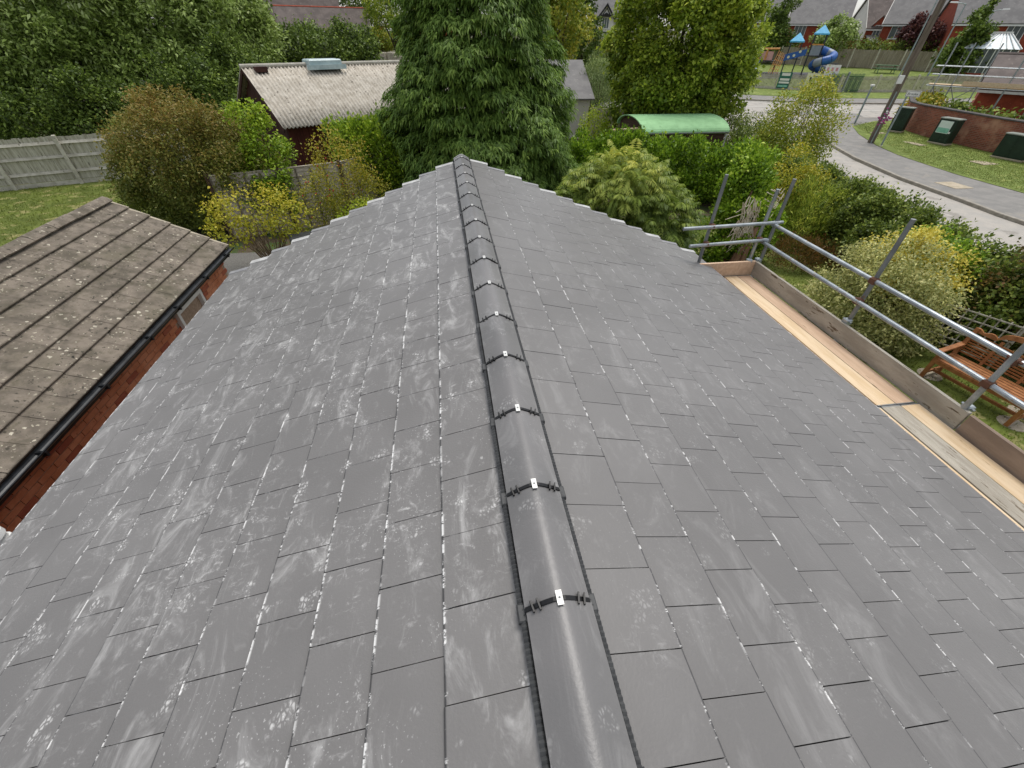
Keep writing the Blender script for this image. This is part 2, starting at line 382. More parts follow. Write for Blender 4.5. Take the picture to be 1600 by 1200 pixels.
drape('play_green', 'lawn_bright', FL, [(24, 84), (40, 71), (49.5, 61), (54.5, 55), (66, 40)], 6, .05)
drape('play_surface', 'rubber', [(33.5, 52.2), (42.8, 50.0)], [(34.5, 58.5), (45.5, 54.5)], 6, .075)
drape('road_patch', 'asphalt', [(16.2, 15.5), (17.0, 19.0)], [(18.4, 15.5), (18.9, 19.0)], 2, .042)
drape('road_patch', 'asphalt', [(24.6, 34.0), (30.5, 31.4)], [(25.2, 35.2), (31.0, 32.5)], 2, .046)
# pale inspection slabs let into pavement and verge
for x, y, sx, sy, off in ((21.9, 16.3, .9, 1.0, .158), (27.0, 26.2, .8, .5, .172), (26.9, 23.4, .5, 1.1, .172), (26.8, 19.3, .9, .8, .172)):
    mb = MB(); z = gz(x, y) + off; mb.cbox(x - sx / 2, y - sy / 2, z - .03, x + sx / 2, y + sy / 2, z + .008, .006)
    tag(mb.build('inspection_slab', 'slab'), kind='structure')

# ================================================================== THE BUNGALOW WITH THE NEW ROOF
RX, RZ, AL = .261, 3.495, R(17.5)
CA, SA = math.cos(AL), math.sin(AL)
def on_roof(side, l, y, up=0.):      # side -1 left, +1 right; l metres down the slope
    return Vector((RX + side * (l * CA + up * SA), y, RZ - l * SA + up * CA))
def verge_y(side, l): return 7.42 - .50 * l if side < 0 else 7.60 - .465 * l
bung = thing('bungalow', 'brick bungalow with newly laid grey slate-effect roof, ridge running away from the viewer', 'house', (0, 3, 0))
def bpart(mb, name, m, parent=bung, **k):
    mb.v = [(x, y - 3, z) for x, y, z in mb.v]; return mb.build(name, m, parent, **k)
mb = MB()
mb.prism([(-2.75, 0), (3.45, 0), (3.45, 2.30), (RX, 3.31), (-2.75, 2.30)], 'y', -1.6, 5.35)
bpart(mb, 'wall', 'brick_red')
mb = MB()
for sd_, le in ((-1, 3.40), (1, 3.68)):
    p = [on_roof(sd_, .0, -1.4, -.05), on_roof(sd_, le, -1.4, -.05), on_roof(sd_, le, verge_y(sd_, le) - .1, -.05), on_roof(sd_, 0, verge_y(sd_, 0) - .1, -.05)]
    q = [v - Vector((0, 0, .06)) for v in p]
    mb.add(p + q, [(0, 1, 2, 3), (7, 6, 5, 4), (0, 4, 5, 1), (1, 5, 6, 2), (2, 6, 7, 3), (3, 7, 4, 0)])
roof = bpart(mb, 'roof', 'underlay')
for sd_, le in ((-1, 3.40), (1, 3.68)):
    mb = MB(); a, b = on_roof(sd_, le + .012, -1.3, -.14), on_roof(sd_, le + .012, verge_y(sd_, le) - .2, -.14); mb.beam(a, b, .02, .16); bpart(mb, 'fascia', 'white_upvc')
    mb = MB(); ya, yb = (1.9 if sd_ < 0 else -1.3), verge_y(sd_, le) - .25
    prof = [(math.cos(t) * .055, math.sin(t) * .055) for t in [math.pi + math.pi * k / 8 for k in range(9)]]
    prof += [(x * .93, z * .93) for x, z in reversed(prof)]
    c = on_roof(sd_, le + .085, 0, -.10); mb.prism([(c.x + x, c.z + z) for x, z in prof], 'y', ya, yb); bpart(mb, 'gutter', 'black_gutter')

def tile_mesh(name, gauge, wid):
    """flat interlocking slate: chamfered lower lip, tilted so it rides on the course below"""
    mb = MB(); h_ = wid / 2 - .002; t = .014; x1 = gauge; zt = -.022
    def top(x): return zt + (0 - zt) * (x + .07) / (x1 + .07)
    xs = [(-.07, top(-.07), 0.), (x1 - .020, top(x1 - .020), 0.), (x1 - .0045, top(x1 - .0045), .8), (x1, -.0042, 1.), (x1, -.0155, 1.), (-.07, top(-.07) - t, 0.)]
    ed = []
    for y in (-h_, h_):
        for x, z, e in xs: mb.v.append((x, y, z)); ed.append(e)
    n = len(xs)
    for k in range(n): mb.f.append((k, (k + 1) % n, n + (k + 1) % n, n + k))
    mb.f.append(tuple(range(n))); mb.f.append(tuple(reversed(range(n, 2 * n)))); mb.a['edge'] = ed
    me = mb.mesh(name); _normals(me); return me, mb
rng = random.Random(3)
ranked = []
C0 = Vector((0, 0, 5))
def px(p):
    d = Vector(p) - C0; z = d.dot(fw); return (800 + 642 * d.dot(rr) / z, 600 - 642 * d.dot(uu) / z) if z > .05 else None
for side, g0, gauge, n, ph in ((-1, .430, .2745, 15, .353), (1, .447, .275, 13, .112)):
    for i in range(n):
        lo = g0 + gauge * i; up = lo - gauge
        y = ph + (.145 if i % 2 else 0) - .29 * 6
        ye = verge_y(side, lo - gauge / 2) if i < 12 or side > 0 else 1.60 - .1 * (i - 12)
        while y < ye - .03:
            y2 = min(y + .29, ye)
            if ye - y2 < .05: y2 = ye
            if y2 > -1.15:
                cs = [px(on_roof(side, l, yy)) for l, yy in ((up, y), (lo, y), (lo, y2), (up, y2))]
                area = 0
                if all(cs) and any(-5 < c[0] < 1605 and -5 < c[1] < 1205 for c in cs):
                    cs = [(min(max(a, 0), 1600), min(max(b, 0), 1200)) for a, b in cs]
                    area = abs(sum(cs[k][0] * cs[(k + 1) % 4][1] - cs[(k + 1) % 4][0] * cs[k][1] for k in range(4))) / 2
                ranked.append((area, side, gauge, up, (y + y2) / 2, y2 - y, i))
            y = y2
ranked.sort(key=lambda t: -t[0])
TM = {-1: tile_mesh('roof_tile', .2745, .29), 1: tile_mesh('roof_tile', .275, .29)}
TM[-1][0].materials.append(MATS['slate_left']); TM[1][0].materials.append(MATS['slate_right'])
rest = {-1: MB(), 1: MB()}
for q in (-1, 1): rest[q].a['edge'] = []
for k, (area, side, gauge, up, yc, wd, i) in enumerate(ranked):
    lift = rng.uniform(-.0012, .0012); tw = rng.uniform(-.0025, .0025); dl = rng.uniform(-.0025, .0025)
    p = on_roof(side, up + dl, yc, lift) - Vector((0, 3, 0))
    rot = (0, AL, math.pi + tw) if side < 0 else (0, AL, tw)
    sy = (wd - .0035) / (.29 - .004) 
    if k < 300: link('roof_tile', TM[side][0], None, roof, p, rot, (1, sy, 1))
    else:
        M = Matrix.Translation(p) @ Matrix.Rotation(rot[2], 4, 'Z') @ Matrix.Rotation(AL, 4, 'Y') @ Matrix.Diagonal((1, sy, 1, 1))
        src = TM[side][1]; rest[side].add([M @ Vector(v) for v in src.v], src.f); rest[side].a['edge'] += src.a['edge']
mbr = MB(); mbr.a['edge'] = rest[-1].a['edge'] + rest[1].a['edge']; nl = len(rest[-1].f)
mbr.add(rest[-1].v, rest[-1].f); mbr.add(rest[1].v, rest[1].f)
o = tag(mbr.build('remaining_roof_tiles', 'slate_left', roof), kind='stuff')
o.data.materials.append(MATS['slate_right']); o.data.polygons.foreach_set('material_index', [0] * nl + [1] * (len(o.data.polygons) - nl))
# dry-verge units stepping down the far gable
for side, g0, gauge, n in ((-1, .430, .2745, 12), (1, .447, .275, 13)):
    for i in range(n):
        lo = g0 + gauge * i; up = lo - gauge; ye = verge_y(side, lo - gauge / 2)
        mb = MB(); W = .078 if i % 2 == 0 else .06
        mb.add([(-.01, -W, -.016), (gauge, -W, .006), (gauge, .012, .012), (-.01, .012, -.010), (-.01, -W, -.022), (gauge, -W, -.002), (gauge, .012, -.075), (-.01, .012, -.085)],
               [(0, 1, 2, 3), (2, 6, 7, 3), (0, 4, 5, 1), (1, 5, 6, 2), (0, 3, 7, 4), (4, 7, 6, 5)])
        if side < 0: mb.v = [(x, -y, z) for x, y, z in mb.v]
        mb.build('verge_unit', 'verge_pale' if i % 2 == 0 else 'verge_dark', roof, on_roof(side, up, ye) - Vector((0, 3, 0)), (0, AL, math.pi if side < 0 else 0))
# ridge: capping tiles, union clips with a screwed plate, ribbed vent roll both sides
APX = 3.55; RP = .4642
prof = [(-.116, -.060), (-.075, -.034), (-.045, -.0165), (-.022, -.0055), (0, -.0015), (.022, -.0055), (.045, -.0165), (.075, -.034), (.116, -.060)]
def ridge_mesh(L):
    mb = MB(); out = [(x, z) for x, z in prof] + [(x * .96, z - .013) for x, z in reversed(prof)]
    mb.prism(out, 'y', .004, L - .004); mb.a['edge'] = [0.] * len(mb.v); me = mb.mesh('ridge_tile', True); _normals(me); me.set_sharp_from_angle(angle=R(40)); me.materials.append(MATS['ridge_grey']); return me
rm = ridge_mesh(RP)
mb = MB(); cl = [(x * .99, z + .006) for x, z in prof]; mb.prism(cl + [(x, z - .02) for x, z in reversed(cl)], 'y', -.0075, .0075)
for s_ in (-1, 1):
    for xx in (.066, .088):
        zz = -.028 - (xx - .066) * .6
        mb.beam((s_ * xx, -.019, zz + .006), (s_ * (xx + .008), .019, zz + .006), .006, .012)
clip_me = mb.mesh('union_clip'); _normals(clip_me); clip_me.materials.append(MATS['black_plastic'])
mb = MB(); mb.box(-.0105, -.024, .0055, .0105, .024, .0085); plate_me = mb.mesh('clip_plate'); plate_me.materials.append(MATS['zinc'])
mb = MB(); mb.lathe([(.0042, .008), (.0042, .0105), (.002, .0115)], 8); screw_me = mb.mesh('screw'); _normals(screw_me); screw_me.materials.append(MATS['galv_dull'])
def vent_mesh(L, n):
    mb = MB(); xa, xb = .110, .137
    for k in range(2 * n + 1):
        y = L * k / (2 * n); dz = 0 if k % 2 else -.007
        for x, z in ((xa, -.083), (xa + .012, -.088 + .014), (xb, -.0965 + .014 )): mb.v.append((x, y, z + dz))
    for k in range(2 * n):
        for j in range(2): mb.f.append((k * 3 + j, k * 3 + j + 1, k * 3 + 4 + j, k * 3 + 3 + j))
    me = mb.mesh('vent_roll'); _normals(me); me.materials.append(MATS['vent_roll']); return me
vm = vent_mesh(RP, 26)
mb = MB(); mb.cbox(.108, -.03, -.10, .141, .03, -.076, .004); lap_me = mb.mesh('vent_lap'); _normals(lap_me); lap_me.materials.append(MATS['vent_roll'])
for i in range(-3, 15):
    y = .5547 + RP * i; L = RP
    me = rm
    if i == 14: me = ridge_mesh(.17)
    rt = link('ridge_tile', me, None, bung, (RX + rng.uniform(-.002, .002), y - 3, APX + rng.uniform(-.0015, .0015)), (0, 0, rng.uniform(-.004, .004)))
    for s_ in (1, -1):
        link('vent_roll', vm, None, rt, (0, 0, 0), (0, 0, 0), (s_, .37 if i == 14 else 1, 1))
        link('vent_lap', lap_me, None, rt, (0, .0, 0), (0, 0, 0), (s_, 1, 1))
    link('union_clip', clip_me, None, rt)
    link('clip_plate', plate_me, None, rt); link('screw', screw_me, None, rt)
mb = MB(); mb.prism([(x * 1.04, z + .008) for x, z in prof] + [(.12, -.13), (-.12, -.13)], 'y', 0, .02)
mb.build('ridge_end_cap', 'verge_pale', bung, (RX, .5547 + RP * 14 + .172 - 3, APX))
# white ribbed pipe end at the low left eaves
t = thing('vent_pipe', 'white ribbed plastic pipe end beside the left eaves with dark clamp', 'pipe', (-3.17, 1.87, 2.10))
mb = MB(); mb.lathe([(.085, 0), (.085, .2), (.1, .21), (.1, .25), (.088, .26), (.088, .29), (.1, .3), (.1, .34), (.085, .35), (.085, .38), (.07, .39), (.04, .395)], 20)
mb.build('pipe', 'white_upvc', t, rot=(0, R(-8), 0), smooth=False)
mb = MB(); mb.cbox(.07, -.05, .17, .15, .05, .26, .01); mb.beam((.13, 0, .22), (.2, .06, .27), .03, .05); mb.build('clamp', 'galv_dull', t)

# ================================================================== NEIGHBOUR'S GARAGE, LEFT
GX, GR, GE, GT = -4.15, -5.74, 1.90, 2.77      # eaves x, ridge x, eaves z, ridge z
GY0, GY1 = 1.0, 8.2
gp = math.atan2(GT - GE, GX - GR); gl = math.hypot(GT - GE, GX - GR)
gar = thing('garage', 'neighbour\'s red brick garage under an old lichened concrete tile roof', 'garage', (-5.7, 4.6, 0))
OFF = Vector((-5.7, 4.6, 0))
def gpart(mb, name, m, parent=gar, **k):
    mb.v = [(x - OFF.x, y - OFF.y, z - OFF.z) for x, y, z in mb.v]; return mb.build(name, m, parent, **k)
WX = -4.30
mb = MB(); mb.box(WX - .09, GY0 + .1, 0, WX - .006, GY1 - .12, 1.84); mb.box(-7.1, GY0 + .1, 0, -7.0, GY1 - .12, 1.84)
for yy in (GY0 + .1, GY1 - .22): mb.prism([(-7.0, 0), (WX - .02, 0), (WX - .02, 1.78), (GR, 2.6), (-7.0, 1.8)], 'y', yy, yy + .1)
gwall = gpart(mb, 'wall', 'mortar')
bm_ = MB(); bm_.cbox(0, -.1075, -.0325, .012, .1075, .0325, .003); brick_me = bm_.mesh('brick'); _normals(brick_me)
bd = brick_me.copy(); brick_me.materials.append(MATS['brick_red']); bd.materials.append(MATS['brick_dark'])
stuffb = MB(); nb = 0
for c in range(24):
    z = 1.80 - .075 * c
    for k in range(33):
        y = GY0 + .22 + .2255 * k + (.113 if c % 2 else 0)
        if y > GY1 - .2: continue
        if 6.1 < y < 7.0 and .9 < z < 1.72: continue
        j = rng.uniform(0, .003)
        if c < 9 and nb < 290:
            link('brick', bd if rng.random() < .25 else brick_me, None, gwall, (WX - .008 + j - OFF.x, y - OFF.y, z), (0, 0, 0)); nb += 1
        else: stuffb.add([(x + WX - .008 + j - OFF.x, yy + y - OFF.y, zz + z) for x, yy, zz in bm_.v], bm_.f)
tag(stuffb.build('lower_bricks', 'brick_red', gwall), kind='stuff')
# far side slope as one slab, near slope tile by tile
mb = MB(); mb.prism([(GR, GT - .04), (GX - .03, GE - .008), (GX - .03, GE - .05), (GR, GT - .09), (-7.3, 1.86), (-7.3, 1.92)], 'y', GY0, GY1 - .05); groof = gpart(mb, 'roof', 'timber_dark')
gg = (gl - .02) / 6
def gtile():
    mb = MB(); x1 = gg + .0; h_ = .160
    xs = [(-.05, -.010), (x1 - .008, .032), (x1, .026), (x1, .004), (-.05, -.03)]
    for y in (-h_, h_ - .03, h_ - .026, h_): 
        for x, z in xs: mb.v.append((x, y, z + (.004 if y > h_ - .02 else (0. if y < h_ - .028 else -.002))))
    n = 5
    for a in range(3):
        for k in range(n): mb.f.append((a * n + k, a * n + (k + 1) % n, (a + 1) * n + (k + 1) % n, (a + 1) * n + k))
    mb.f.append(tuple(range(n))); mb.f.append(tuple(reversed(range(3 * n, 4 * n)))); me = mb.mesh('tile'); _normals(me); me.materials.append(MATS['conc_tile']); return me
gt_me = gtile()
for c in range(6):
    for k in range(22):
        y = GY1 - .17 - .33 * k
        if y < GY0: continue
        l = .02 + gg * c; p = Vector((GR + l * math.cos(gp), y, GT - l * math.sin(gp))) - OFF
        link('tile', gt_me, None, groof, (p.x, p.y, p.z + rng.uniform(-.002, .003)), (rng.uniform(-.004, .004), gp + rng.uniform(-.004, .006), rng.uniform(-.005, .005)))
    mb = MB(); l0, l1 = .02 + gg * c, .02 + gg * (c + 1)
    a = Vector((GR + l0 * math.cos(gp), GY1 + .012, GT - l0 * math.sin(gp) - .01)); b = Vector((GR + l1 * math.cos(gp), GY1 + .012, GT - l1 * math.sin(gp) + .010))
    mb.beam(a, b, .05, .03); gpart(mb, 'verge_strip', 'stone_pale', groof)
for k in range(16):
    y = GY1 - .45 * (k + 1); 
    if y < GY0 - .3: break
    mb = MB(); pr = [(-.125, -.055), (-.07, -.012), (0, .012), (.07, -.012), (.125, -.055)]
    mb.prism(pr + [(x * .9, z - .02) for x, z in reversed(pr)], 'y', .004, .446)
    mb.build('ridge_tile', 'conc_tile', gar, (GR - OFF.x, y - OFF.y, GT + .055 + rng.uniform(-.004, .004)), (0, rng.uniform(-.02, .02), rng.uniform(-.006, .006)))
pr = [(math.cos(t_) * .05, math.sin(t_) * .05) for t_ in [math.pi + math.pi * k / 8 for k in range(9)]]
pr += [(x * .9, z * .9) for x, z in reversed(pr)]
mb = MB(); mb.prism([(GX + .045 + x, GE - .015 + z) for x, z in pr], 'y', GY0, GY1 + .02); gut = gpart(mb, 'gutter', 'black_gutter')
mb = MB(); mb.box(GX - .03, GY0, GE - .15, GX - .012, GY1 - .02, GE - .035); gpart(mb, 'fascia', 'black_gutter')
mb = MB(); mb.box(WX, GY0, GE - .13, GX - .035, GY1 - .1, GE - .115); gpart(mb, 'soffit', 'black_gutter')
for y in (2.2, 3.2, 4.2, 5.2, 6.0, 7.0, 7.9):
    mb = MB(); mb.box(GX - .01, y, GE - .085, GX + .098, y + .025, GE - .03); gpart(mb, 'bracket', 'black_gutter', gut)

mb = MB(); y0, y1, z0, z1 = 6.14, 6.96, .95, 1.69
for a in ((y0, z0, y0 + .06, z1), (y1 - .06, z0, y1, z1), (y0 + .061, z1 - .06, y1 - .061, z1), (y0 + .061, z0, y1 - .061, z0 + .06)): mb.box(WX - .03, a[0], a[1], WX + .06, a[2], a[3])
gwin = gpart(mb, 'window_frame', 'white_upvc')
mb = MB(); mb.box(WX - .02, y0 + .05, z0 + .055, WX - .014, y1 - .05, z1 - .055); gpart(mb, 'pane', 'glass_dark', gwin)

# ================================================================== SCAFFOLD, RIGHT EAVES
sc = thing('scaffold', 'galvanised tube scaffold with timber deck along the right eaves', 'scaffold', (4.3, 3, 0))
def spart(mb, name, m, parent=sc, **k):
    mb.v = [(x - 4.3, y - 3, z) for x, y, z in mb.v]; return mb.build(name, m, parent, **k)
DZ = 2.20
for x, y0, y1, dz, m in ((3.655, 2.425, 5.34, -.04, 'board_brown'), (3.875, 2.425, 5.34, 0, 'board_tan'), (4.095, 2.425, 5.34, .002, 'board_new'), (4.315, 2.425, 5.34, 0, 'board_tan'),
                      (3.655, -1.4, 2.405, -.035, 'board_new'), (3.875, -1.4, 2.405, .012, 'board_new'), (4.095, -1.4, 2.405, .016, 'board_weathered'), (4.315, -1.4, 2.405, .013, 'board_new')):
    mb = MB(); mb.cbox(x, y0, DZ + dz - .038, x + .209, y1, DZ + dz, .003); b = spart(mb, 'deck_board', m)
    for yy in (y0, y1 - .014):
        mb = MB(); mb.box(x - .001, yy, DZ + dz - .036, x + .21, yy + .014, DZ + dz + .0012); spart(mb, 'end_band', 'galv_dull', b)
mb = MB(); mb.box(4.545, 2.05, DZ - .005, 4.583, 5.38, DZ + .21); spart(mb, 'toe_board', 'board_weathered')
mb = MB(); mb.box(4.545, -1.4, DZ - .03, 4.583, 2.03, DZ + .20); spart(mb, 'toe_board', 'board_brown')
mb = MB(); mb.box(3.62, 5.345, DZ + .0, 4.54, 5.383, DZ + .215); spart(mb, 'toe_board', 'board_tan')
def scaf_tube(name, p, q, m='galv'):
    mb = MB(); mb.tube([p, q], .0242, 12); o = spart(mb, name, m)
    return o
for x, y, top, lean, m in ((4.62, 3.61, 3.62, .02, 'galv_dull'), (4.57, 2.12, 3.30, .0, 'galv'), (4.50, 5.45, 3.41, .01, 'galv'), (4.655, 5.40, 3.55, 0, 'galv_dull'), (3.66, 5.43, 3.62, 0, 'galv_dull'), (4.62, .5, 3.5, 0, 'galv'), (4.62, -1.0, 3.5, 0, 'galv')):
    scaf_tube('standard', (x, y, 0.02), (x + lean, y, top), m)
    mb = MB(); mb.cbox(x - .075, y - .075, 0.0, x + .075, y + .075, .02, .004); spart(mb, 'base_plate', 'galv_dull')
scaf_tube('guard_rail', (4.66, -1.4, 2.955), (4.60, 5.36, 2.955)); scaf_tube('guard_rail', (4.60, -1.4, 2.705), (4.54, 5.33, 2.705))
scaf_tube('guard_rail', (3.22, 5.36, 2.95), (4.72, 5.36, 2.985)); scaf_tube('guard_rail', (3.39, 5.36, 2.695), (4.60, 5.36, 2.735))
scaf_tube('ledger', (4.62, -1.4, DZ - .09), (4.62, 5.6, DZ - .09), 'galv_dull')
for y in (-1.0, .5, 2.12, 3.61, 5.40): scaf_tube('transom', (3.55, y, DZ - .065), (4.75, y, DZ - .065), 'galv_dull')
def coupler(p, m='rust'):
    mb = MB(); x, y, z = p; mb.cbox(x - .036, y - .036, z - .034, x + .036, y + .036, z + .034, .012); mb.tube([(x, y - .06, z + .01), (x, y + .06, z + .01)], .011, 6); spart(mb, 'coupler', m)
for p in ((4.62, 3.60, 2.955), (4.58, 3.60, 2.705), (4.60, 2.12, 2.955), (4.57, 2.12, 2.705), (3.66, 5.39, 2.96), (3.66, 5.39, 2.705), (4.50, 5.40, 2.73)): coupler(p)
for p in ((4.62, 5.37, 2.965), (4.56, 5.36, 2.72), (4.61, 2.12, DZ + .21), (4.61, 3.61, DZ + .225), (4.60, 5.39, DZ + .21), (4.47, 5.40, DZ + .2)): coupler(p, 'galv')

# ================================================================== GARDEN BENCH ON STONES
bl = math.hypot(.28, 1.35); brz = math.atan2(-1.35, .28)
bench = thing('garden_bench', 'varnished teak garden bench with scrolled arms and arched slatted back on lawn', 'bench', (9.18, 4.32, .03), brz)
# local: x along the bench (towards the viewer's right), +y behind the sitter
L2 = .69
def bb(mb, name): return mb.build(name, 'teak', bench)
for sx in (-1, 1):
    mb = MB(); mb.beam((sx * L2, -.27, 0), (sx * L2, -.25, .62), .06, .06); bb(mb, 'leg')
    mb = MB(); mb.beam((sx * L2, .24, 0), (sx * L2, .24, .45), .06, .06); mb.beam((sx * L2, .24, .43), (sx * L2, .36, .98), .06, .06); bb(mb, 'leg')
    mb = MB(); mb.beam((sx * L2, -.30, .63), (sx * L2, .28, .66), .085, .035); mb.tube([(sx * L2 - .045, -.31, .61), (sx * L2 + .045, -.31, .61)], .045, 12); bb(mb, 'arm_rest')
    mb = MB(); mb.beam((sx * L2, -.26, .12), (sx * L2, .24, .12), .035, .05); bb(mb, 'side_stretcher')
    mb = MB(); mb.beam((sx * L2, -.27, .40), (sx * L2, .24, .40), .04, .07); bb(mb, 'side_rail')
for k in range(6):
    mb = MB(); y = -.28 + .093 * k; mb.cbox(-L2 + .0, y, .435, L2 - .0, y + .07, .455, .004); bb(mb, 'seat_slat')
mb = MB(); mb.beam((-L2, -.275, .40), (L2, -.275, .40), .03, .07); bb(mb, 'front_rail')
mb = MB(); mb.beam((-L2, -.02, .12), (L2, -.02, .12), .04, .05); bb(mb, 'stretcher')
for k in range(8):
    z = .52 + .048 * k; yy = .255 + (z - .45) * .22
    mb = MB(); mb.beam((-L2, yy, z), (L2, yy, z), .016, .026); bb(mb, 'back_slat')
for xx in (-.28, .28):
    mb = MB(); mb.beam((xx, .265, .46), (xx, .36, .93), .045, .03); bb(mb, 'back_post')
mb = MB(); pts = []
for k in range(41):
    x = -L2 + 2 * L2 * k / 40; u = abs(x) / L2
    z = .99 + .13 * math.sqrt(max(0, 1 - (u / .52) ** 2)) if u < .52 else .93 + .05 * abs(math.sin((u - .52) / .48 * math.pi * 1.5)) 
    pts.append((x, z))
poly = pts + [(x, max(.90, z - .085)) for x, z in reversed(pts)]
n = len(pts)
for yy in (.355, .39):
    for x, z in poly: mb.v.append((x, yy + (z - .93) * .2, z))
m2 = 2 * n
for k in range(n - 1):
    a, b, c, d = k, k + 1, m2 - 2 - k, m2 - 1 - k
    mb.f.append((a, b, c, d)); mb.f.append((m2 + d, m2 + c, m2 + b, m2 + a))
for k in range(m2): mb.f.append((k, (k + 1) % m2, m2 + (k + 1) % m2, m2 + k))
bb(mb, 'top_rail')
for i, (x, y, lab) in enumerate(((9.02, 4.98, 'round pale stepping stone under the bench end nearest the variegated shrub'), (9.22, 3.62, 'round pale stepping stone under the front right bench foot'), (9.66, 3.82, 'round pale stepping stone under the rear right bench foot'))):
    mb = MB(); mb.lathe([(.2, 0), (.2, .022), (.185, .03)], 24, (0, 0, 0)); tag(mb.build('stepping_stone', 'stone_pale', None, (x, y, .012)), lab, 'stone', 'stones under the bench feet')
# square lattice trellis behind the bench
tr = thing('trellis', 'grey wooden square lattice trellis panel behind the garden bench', 'trellis', (9.72, 5.42, 0), R(-60))
for k in range(9):
    x = -.62 + 1.24 * k / 8; mb = MB(); mb.beam((x, 0, .30), (x, 0, 1.12), .022, .014, (0, 1, 0)); mb.build('lath', 'fence_grey', tr)
for k in range(6):
    z = .33 + .152 * k; mb = MB(); mb.beam((-.66, -.016, z), (.66, -.016, z), .014, .022); mb.build('lath', 'fence_grey', tr)
for x in (-.66, .66): mb = MB(); mb.beam((x, .03, 0), (x, .03, 1.15), .04, .04); mb.build('post', 'fence_grey', tr)

# ================================================================== VEGETATION
def unit(a): return a / np.maximum(np.linalg.norm(a, axis=1, keepdims=True), 1e-9)
def quads_object(name, V, vv, m, parent, loc):
    """V: (n,4,3) leaf blades, vv: (n,) per-leaf colour value -> one mesh object"""
    n = len(V); me = bpy.data.meshes.new(name)
    me.vertices.add(4 * n); me.loops.add(4 * n); me.polygons.add(n)
    me.vertices.foreach_set('co', (V - np.array(loc)).reshape(-1).astype(np.float32))
    me.loops.foreach_set('vertex_index', np.arange(4 * n, dtype=np.int32))
    me.polygons.foreach_set('loop_start', np.arange(0, 4 * n, 4, dtype=np.int32))
    me.polygons.foreach_set('loop_total', np.full(n, 4, dtype=np.int32))
    at_ = me.attributes.new('v', 'FLOAT', 'POINT'); at_.data.foreach_set('value', np.repeat(np.clip(vv, 0, 1), 4).astype(np.float32))
    me.update(calc_edges=True)
    return link(name, me, m, parent)
def blades(P, Dv, N, L, W, fold=.25, bend=.15):
    """diamond leaf blades from base points P along Dv with normals N"""
    s = unit(np.cross(Dv, N)); N = unit(np.cross(s, Dv)); L = L[:, None]; W = W[:, None]
    mid = P + Dv * L * .45
    tip = P + Dv * L - np.array([0, 0, 1.]) * (bend * L)
    return np.stack([P, mid + s * W + N * W * fold, tip, mid - s * W + N * W * fold], 1)
def sample_blobs(rg, blobs, n, pw=2., inner=.62, lump=.16, lumps=6):
    """clump centres through the outer shell of a union of (super)ellipsoids; returns centres and outward normals"""
    B = np.array([b[:6] for b in blobs], float); wt = np.array([(b[3] * b[4] + b[4] * b[5] + b[3] * b[5]) for b in blobs]); wt /= wt.sum()
    k = rg.choice(len(B), n * 2, p=wt)
    d = rg.normal(size=(n * 2, 3)); d = unit(d)
    if pw != 2.: q = d / (np.sum(np.abs(d) ** pw, 1, keepdims=True) ** (1 / pw))
    else: q = d
    ph = rg.uniform(0, 6.28, (lumps, len(B))); fr = rg.normal(size=(lumps, 3)) * 3.0
    lm = sum(np.sin((d * fr[i]).sum(1) + ph[i][k]) for i in range(lumps)) / lumps * 1.6
    t = rg.uniform(inner ** 3, 1, n * 2) ** (1 / 3.)
    # more near the surface
    t = np.maximum(t, rg.uniform(inner, 1, n * 2))
    c = B[k, :3] + q * B[k, 3:] * (t * (1 + lump * lm))[:, None]
    keep = np.ones(len(c), bool)
    for j in range(len(B)):
        e = (np.sum(np.abs((c - B[j, :3]) / B[j, 3:]) ** pw, 1)) ** (1 / pw)
        keep &= ~((e < .55) & (k != j))
    keep &= c[:, 2] > .05
    c, d, k = c[keep][:n], d[keep][:n], k[keep][:n]
    nrm = unit(q[keep][:n] / B[k, 3:])
    return c, nrm
def leafy(rg, blobs, clumps, per, leaf, width, sig=.14, pw=2., inner=.62, lump=.16, up=.35, droop=.25, jit=.8, flat=.7, crange=.45, vtop=0., bough=None):
    if bough:      # leaf masses gathered on boughs, dark hollows between, thinner filling inside
        nb_, rb = bough; bc, bn = sample_blobs(rg, blobs, nb_, pw, .8, lump)
        k = rg.integers(0, len(bc), int(clumps * .7)); d = unit(rg.normal(size=(len(k), 3)) + bn[k] * .5 + np.array([0, 0, .55]))
        c = bc[k] + d * (rb * rg.uniform(.55, 1., len(k)) * rg.uniform(.6, 1.25, len(bc))[k])[:, None]; nr = d
        c2, n2 = sample_blobs(rg, blobs, clumps - len(k), pw, .5, 0); c2 = c2 - n2 * (rb * .55)
        c = np.concatenate([c, c2]); nr = np.concatenate([nr, n2]); bv = rg.uniform(0, 1, len(bc))
    else: c, nr = sample_blobs(rg, blobs, clumps, pw, inner, lump)
    m = len(c); cv = rg.uniform(0, 1, m)
    P = np.repeat(c, per, 0); NR = np.repeat(nr, per, 0)
    g = rg.normal(size=P.shape); g -= NR * (g * NR).sum(1, keepdims=True) * (1 - flat)
    P = P + g * sig
    Dv = unit(NR * .7 + rg.normal(size=P.shape) * jit + np.array([0, 0, 1.]) * (up - droop))
    N = unit(NR * .6 + np.array([0, 0, .8]) + rg.normal(size=P.shape) * .55)
    L = leaf * rg.uniform(.65, 1.25, len(P)); W = width * rg.uniform(.7, 1.2, len(P))
    V = blades(P, Dv, N, L, W)
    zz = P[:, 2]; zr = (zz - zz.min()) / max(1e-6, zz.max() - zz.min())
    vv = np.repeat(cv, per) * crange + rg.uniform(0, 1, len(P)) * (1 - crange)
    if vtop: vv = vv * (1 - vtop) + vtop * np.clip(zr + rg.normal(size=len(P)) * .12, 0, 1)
    ok = P[:, 2] > .03
    return V[ok], vv[ok]
